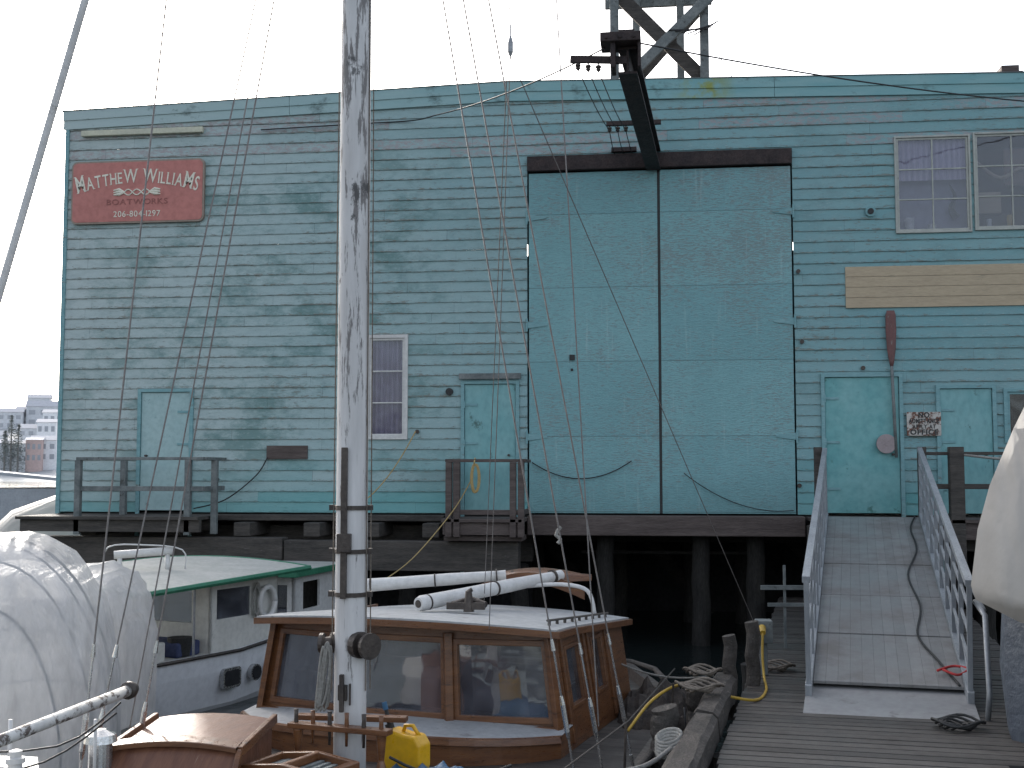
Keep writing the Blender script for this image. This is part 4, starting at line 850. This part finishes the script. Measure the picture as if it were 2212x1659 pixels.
def camr(z,x0,x1,y0,y1,c):
    return[[(x0+(x1-x0)*i/10,y,z+c*(1-(i/5-1)**2)+.03*(y-y0)) for i in range(11)] for y in(y0,(y0+y1)/2,y1)]
bm=B();T=camr(1.49,-2.7,.22,-.75,2.35,.08);loft(bm,T,False);loft(bm,[[(a,b,c-.04) for a,b,c in s] for s in T],False);mk('roof',bm,ROOFG,GB,fr=GFm,smooth=True)
bm=B()
for s in(T[0],T[-1],[t[0] for t in T],[t[-1] for t in T]):tube(bm,[(a,b,c-.02) for a,b,c in s],.035,6)
mk('roof_trim',bm,GREEN,GB,fr=GFm)
bm=B()
for x,y in((-.0,-.65),(-.0,.4),(-2.5,-.65)):tube(bm,[(x,y,.65),(x,y,1.48)],.016,8)
mk('roof_stanchions',bm,GALV,GB,fr=GFm)
for y,rd in((.85,0),(1.3,1),(1.72,0)):
    bm=B()
    if rd:tube(bm,[(.15,y,.36),(.215,y,.36)],.10,18);tube(bm,[(.21,y,.36),(.222,y,.36)],.08,18,1)
    else:
        rrect(bm,y-.16,y+.16,.24,.48,.05,-.215,-.15);rrect(bm,y-.13,y+.13,.27,.45,.04,-.222,-.21);bm.transform(M.Rotation(rad(90),4,'Z'));[setattr(f,'material_index',1) for f in bm.faces if max(v.co.x for v in f.verts)>.2215]
    mk('porthole',bm,[STEEL,DINT],GB,fr=GFm)
bm=B();tube(bm,[(-.03,1.80+.15*math.cos(a),1.16+.19*math.sin(a)) for a in[2*math.pi*k/26 for k in range(27)]],.038,10);mk('life_ring',bm,WHITE,GB,fr=GFm,smooth=True)
bm=B()
for k in range(6):tube(bm,[(-.03-.005*k,1.58+.06*math.cos(a)+.01*k,1.2+(.17+.01*k)*math.sin(a)) for a in[2*math.pi*i/20 for i in range(21)]],.010,5)
mk('rope_coil',bm,ROPEW,GB,fr=GFm)
bm=B();box(bm,-.9,-.15,-.5,.1,.62,.85);mk('deck_locker',bm,CREAM,GB,fr=GFm,bevel=.02);bm=B();tube(bm,[(-.3,.5,.63),(-.3,.5,.85)],[.12,.15],14);mk('bucket',bm,BLACK,GB,fr=GFm)
bm=B();box(bm,-.85,-.2,.35,.75,.62,.8);tube(bm,[(-.55,.0,.86),(-.5,.0,1.0)],[.14,.08],10);mk('deck_gear',bm,BLUEI,GB,fr=GFm,bevel=.03)
bm=B();tube(bm,[(-1.3,.4,1.80),(-.8,.9,1.84)],.05,12);tube(bm,[(-1.25,.45,1.55),(-1.25,.45,1.78)],.03,8);tube(bm,[(-.85,.85,1.55),(-.85,.85,1.8)],.03,8);tube(bm,smoothpts([(-1.35,.3,1.62),(-1.3,.3,1.9),(-1.0,.6,1.92),(-.7,.95,1.85),(-.7,1.0,1.6)],4),.01,6);mk('davit_tube',bm,WHITE,GB,fr=GFm,smooth=True)  # white davit tube on the cabin roof
C2=E('workboat_cabin',(-5.45,-2.9,0),rad(-8),'small white cabin boat with green roof edge','boat');CF=MW[C2]
bm=B();slab(bm,-1.2,.15,.5,1.30,[(-.55,-.32,.7,1.18),(-.2,.03,.7,1.18)],.05,lambda u,z,d:V((u,0+d,z)));slab(bm,0,1.6,.5,1.30,[(.3,.9,.8,1.2)],.05,lambda u,z,d:V((.15-d,u,z)));box(bm,-1.2,-1.15,.05,1.6,.5,1.30);mk('cabin',bm,WHITE,C2,fr=CF,bevel=.008)
bm=B();box(bm,-1.3,.25,-.2,1.8,1.36,1.39);mk('roof',bm,ROOFG,C2,fr=CF);bm=B();box(bm,-1.33,.28,-.24,-.2,1.31,1.40);box(bm,.25,.29,-.2,1.8,1.31,1.40);mk('roof_trim',bm,GREEN,C2,fr=CF,bevel=.01)
bm=B();box(bm,-.6,.08,.03,.035,.65,1.22);mk('windows',bm,GLB,C2,fr=CF)
bm=B();loft(bm,[[(-1.4*k+x0,-.3,z),(.35*k+x0,-.3,z),(.35*k+x0,1.9,z),(-1.4*k+x0,1.9,z)] for z,k,x0 in((-.2,.8,0),(.3,.95,0),(.6,1,0),(.5,.95,0))],True,True);mk('hull',bm,HULLW,C2,fr=CF)
# ---------------- distant shore
RF=mat('slate_roofing',(.42,.43,.46),(.48,.49,.52),1,.9)  # house roofs, windows and walls paled to paint in distance haze
HDK=mat('far_window',(.30,.32,.35),(.34,.36,.39),1,.5)
cols=[mat('white_house_paint',(.74,.75,.77),(.68,.69,.72),.3,.8),mat('grey_house_paint',(.54,.56,.59),(.50,.52,.55),.3,.8),mat('brick_red_cladding',(.56,.42,.39),(.52,.39,.37),.3,.8)]
for px,py,w,h,c in((100,1000,8,7.5,0),(78,1003,5,8,2),(70,965,8,6,1),(105,965,6,8,0),(98,925,11,7,1),(60,925,7,6,0),(20,930,8,6,1),(118,938,6,7,0),(12,1003,7,7,1),(45,1004,6,7,0),(85,900,7,6,1),(-25,980,9,6,0),(-60,950,9,6,1)):
    x=-209+(px-60)*.153;y=357+(1003-py)*1.4;k=(y+20)/377;x*=k
    z=2.82+(1020-py)*.154*k;c_=E('house',(x,y,z),rad(20),'small hillside house across the water','house','houses on the far hillside');F=MW[c_];w*=k;h*=k
    bm=B();box(bm,-w/2,w/2,-3,4,-6,h);mk('wall',bm,cols[c],c_,fr=F)
    bm=B();rz=h+w*.18;vs=[bm.verts.new(p) for p in((-w/2-.4,-3.4,h-.1),(w/2+.4,-3.4,h-.1),(w/2+.4,4.4,h-.1),(-w/2-.4,4.4,h-.1),(-w/2-.4,.5,rz),(w/2+.4,.5,rz))]
    for q in((0,1,5,4),(2,3,4,5),(0,4,3),(1,2,5),(0,3,2,1)):bm.faces.new([vs[i] for i in q])
    mk('roof',bm,RF,c_,fr=F)
    for i in range(3):
        for j in range(2):
            bm=B();xx=-w/2+w*(i+.5)/3;zz=h*(.25+.45*j);box(bm,xx-w*.09,xx+w*.09,-3.08,-3.0,zz-h*.1,zz+h*.12);mk('window',bm,HDK,c_,fr=F)
LEAF=mat('conifer_foliage',(.17,.195,.185),(.21,.235,.225),.5,.9);BARK=mat('tree_bark',(.20,.19,.18),(.23,.22,.21),2,.9)
for px,py,hh,bare in((22,1000,19,0),(38,1000,16,0),(8,1000,14,0),(45,900,9,1),(118,900,8,1),(60,900,7,0),(-30,990,17,0)):
    x=-205+(px-60)*.153;y=350+(1000-py)*1.4;k=(y+20)/370;x*=k;z=2.82+(1000-py)*.154*k-.5;t_=E('pine_tree',(x,y,z),0,'tall dark conifer on the far shore' if not bare else 'sparse tree on the far ridge','tree','trees on the far hillside')
    bm=B();tube(bm,[(x,y,z-3),(x,y,z+hh*.5),(x,y,z+hh)],[.4,.25,.05],6)
    for q in range(10):
        a=random.random()*6.28;zz=z+hh*(.25+.07*q);tube(bm,[(x,y,zz),(x+math.cos(a)*2*(1-q/12),y+math.sin(a)*2*(1-q/12),zz+.8)],[.1,.03],4)
    mk('trunk',bm,BARK,t_)
    bm=B()
    for q in range(900 if not bare else 160):
        t=random.random()**.8;a=random.random()*6.28;r=(1-t)*hh*.24*(.5+.5*random.random())*(1+.35*math.sin(a*3+t*17));c=V((x+r*math.cos(a),y+r*math.sin(a),z+hh*(.08+.92*t)-r*.25))
        s=.35+.5*random.random();d1=V((random.uniform(-1,1),random.uniform(-1,1),random.uniform(-.5,.3)))*s;d2=V((random.uniform(-1,1),random.uniform(-1,1),random.uniform(-.6,.3)))*s
        bm.faces.new([bm.verts.new(p) for p in(c,c+d1,c+d2)])
    mk('crown',bm,LEAF,t_,normals=False)
SH=E('boathouse_shed',(-31,37,0),rad(25),'low grey floating shed by the water','shed')
SHM=mat('haze_paled_grey_boards',(.34,.35,.37),(.40,.41,.43),2,.9)  # grey boards lightened, distance haze put into the colour
F=MW[SH];bm=B();box(bm,-3,3.5,-1,6,-.2,2.0);mk('wall',bm,SHM,SH,fr=F)
bm=B();vs=[bm.verts.new(p) for p in((-3.3,-1.4,3.0),(3.9,-1.4,2.2),(3.9,6.4,2.2),(-3.3,6.4,3.0),(-3.3,-1.4,2.85),(3.9,-1.4,2.05),(3.9,6.4,2.05),(-3.3,6.4,2.85))]
for q in((0,1,2,3),(4,7,6,5),(0,4,5,1),(1,5,6,2),(2,6,7,3),(3,7,4,0)):bm.faces.new([vs[i] for i in q])
mk('roof',bm,SHM,SH,fr=F)
# ---------------- light
sd=V((-.52,.85,0)).normalized();el=rad(28);sd=V((sd.x*math.cos(el),sd.y*math.cos(el),math.sin(el)))
w=bpy.data.worlds.new('World');S.world=w;w.use_nodes=True;nt=w.node_tree;bg=nt.nodes['Background']
sk=nt.nodes.new('ShaderNodeTexSky');sk.sky_type='NISHITA';sk.sun_disc=False;sk.sun_elevation=el;sk.sun_rotation=math.atan2(sd.x,sd.y);sk.dust_density=4.;sk.air_density=1.;sk.ozone_density=1.5
hs=nt.nodes.new('ShaderNodeHueSaturation');hs.inputs['Saturation'].default_value=.5;hs.inputs['Value'].default_value=2.75
nt.links.new(sk.outputs[0],hs.inputs['Color']);nt.links.new(hs.outputs[0],bg.inputs[0]);bg.inputs[1].default_value=.15
la=bpy.data.lights.new('sun','SUN');la.energy=3.6;la.angle=rad(.5);la.color=(1,.95,.88);lo=bpy.data.objects.new('sun',la);S.collection.objects.link(lo);lo.rotation_euler=(-sd).to_track_quat('-Z','Y').to_euler()
cd=bpy.data.cameras.new('camera');co=bpy.data.objects.new('camera',cd);S.collection.objects.link(co);co.location=(0,-20,2.82)
co.rotation_euler=(math.pi/2+math.atan(190/2600),0,rad(7.1));cd.sensor_width=36;cd.lens=36*2600/2212;cd.clip_end=4000;S.camera=co
S.view_settings.view_transform='Standard';S.view_settings.look='None';S.view_settings.exposure=0
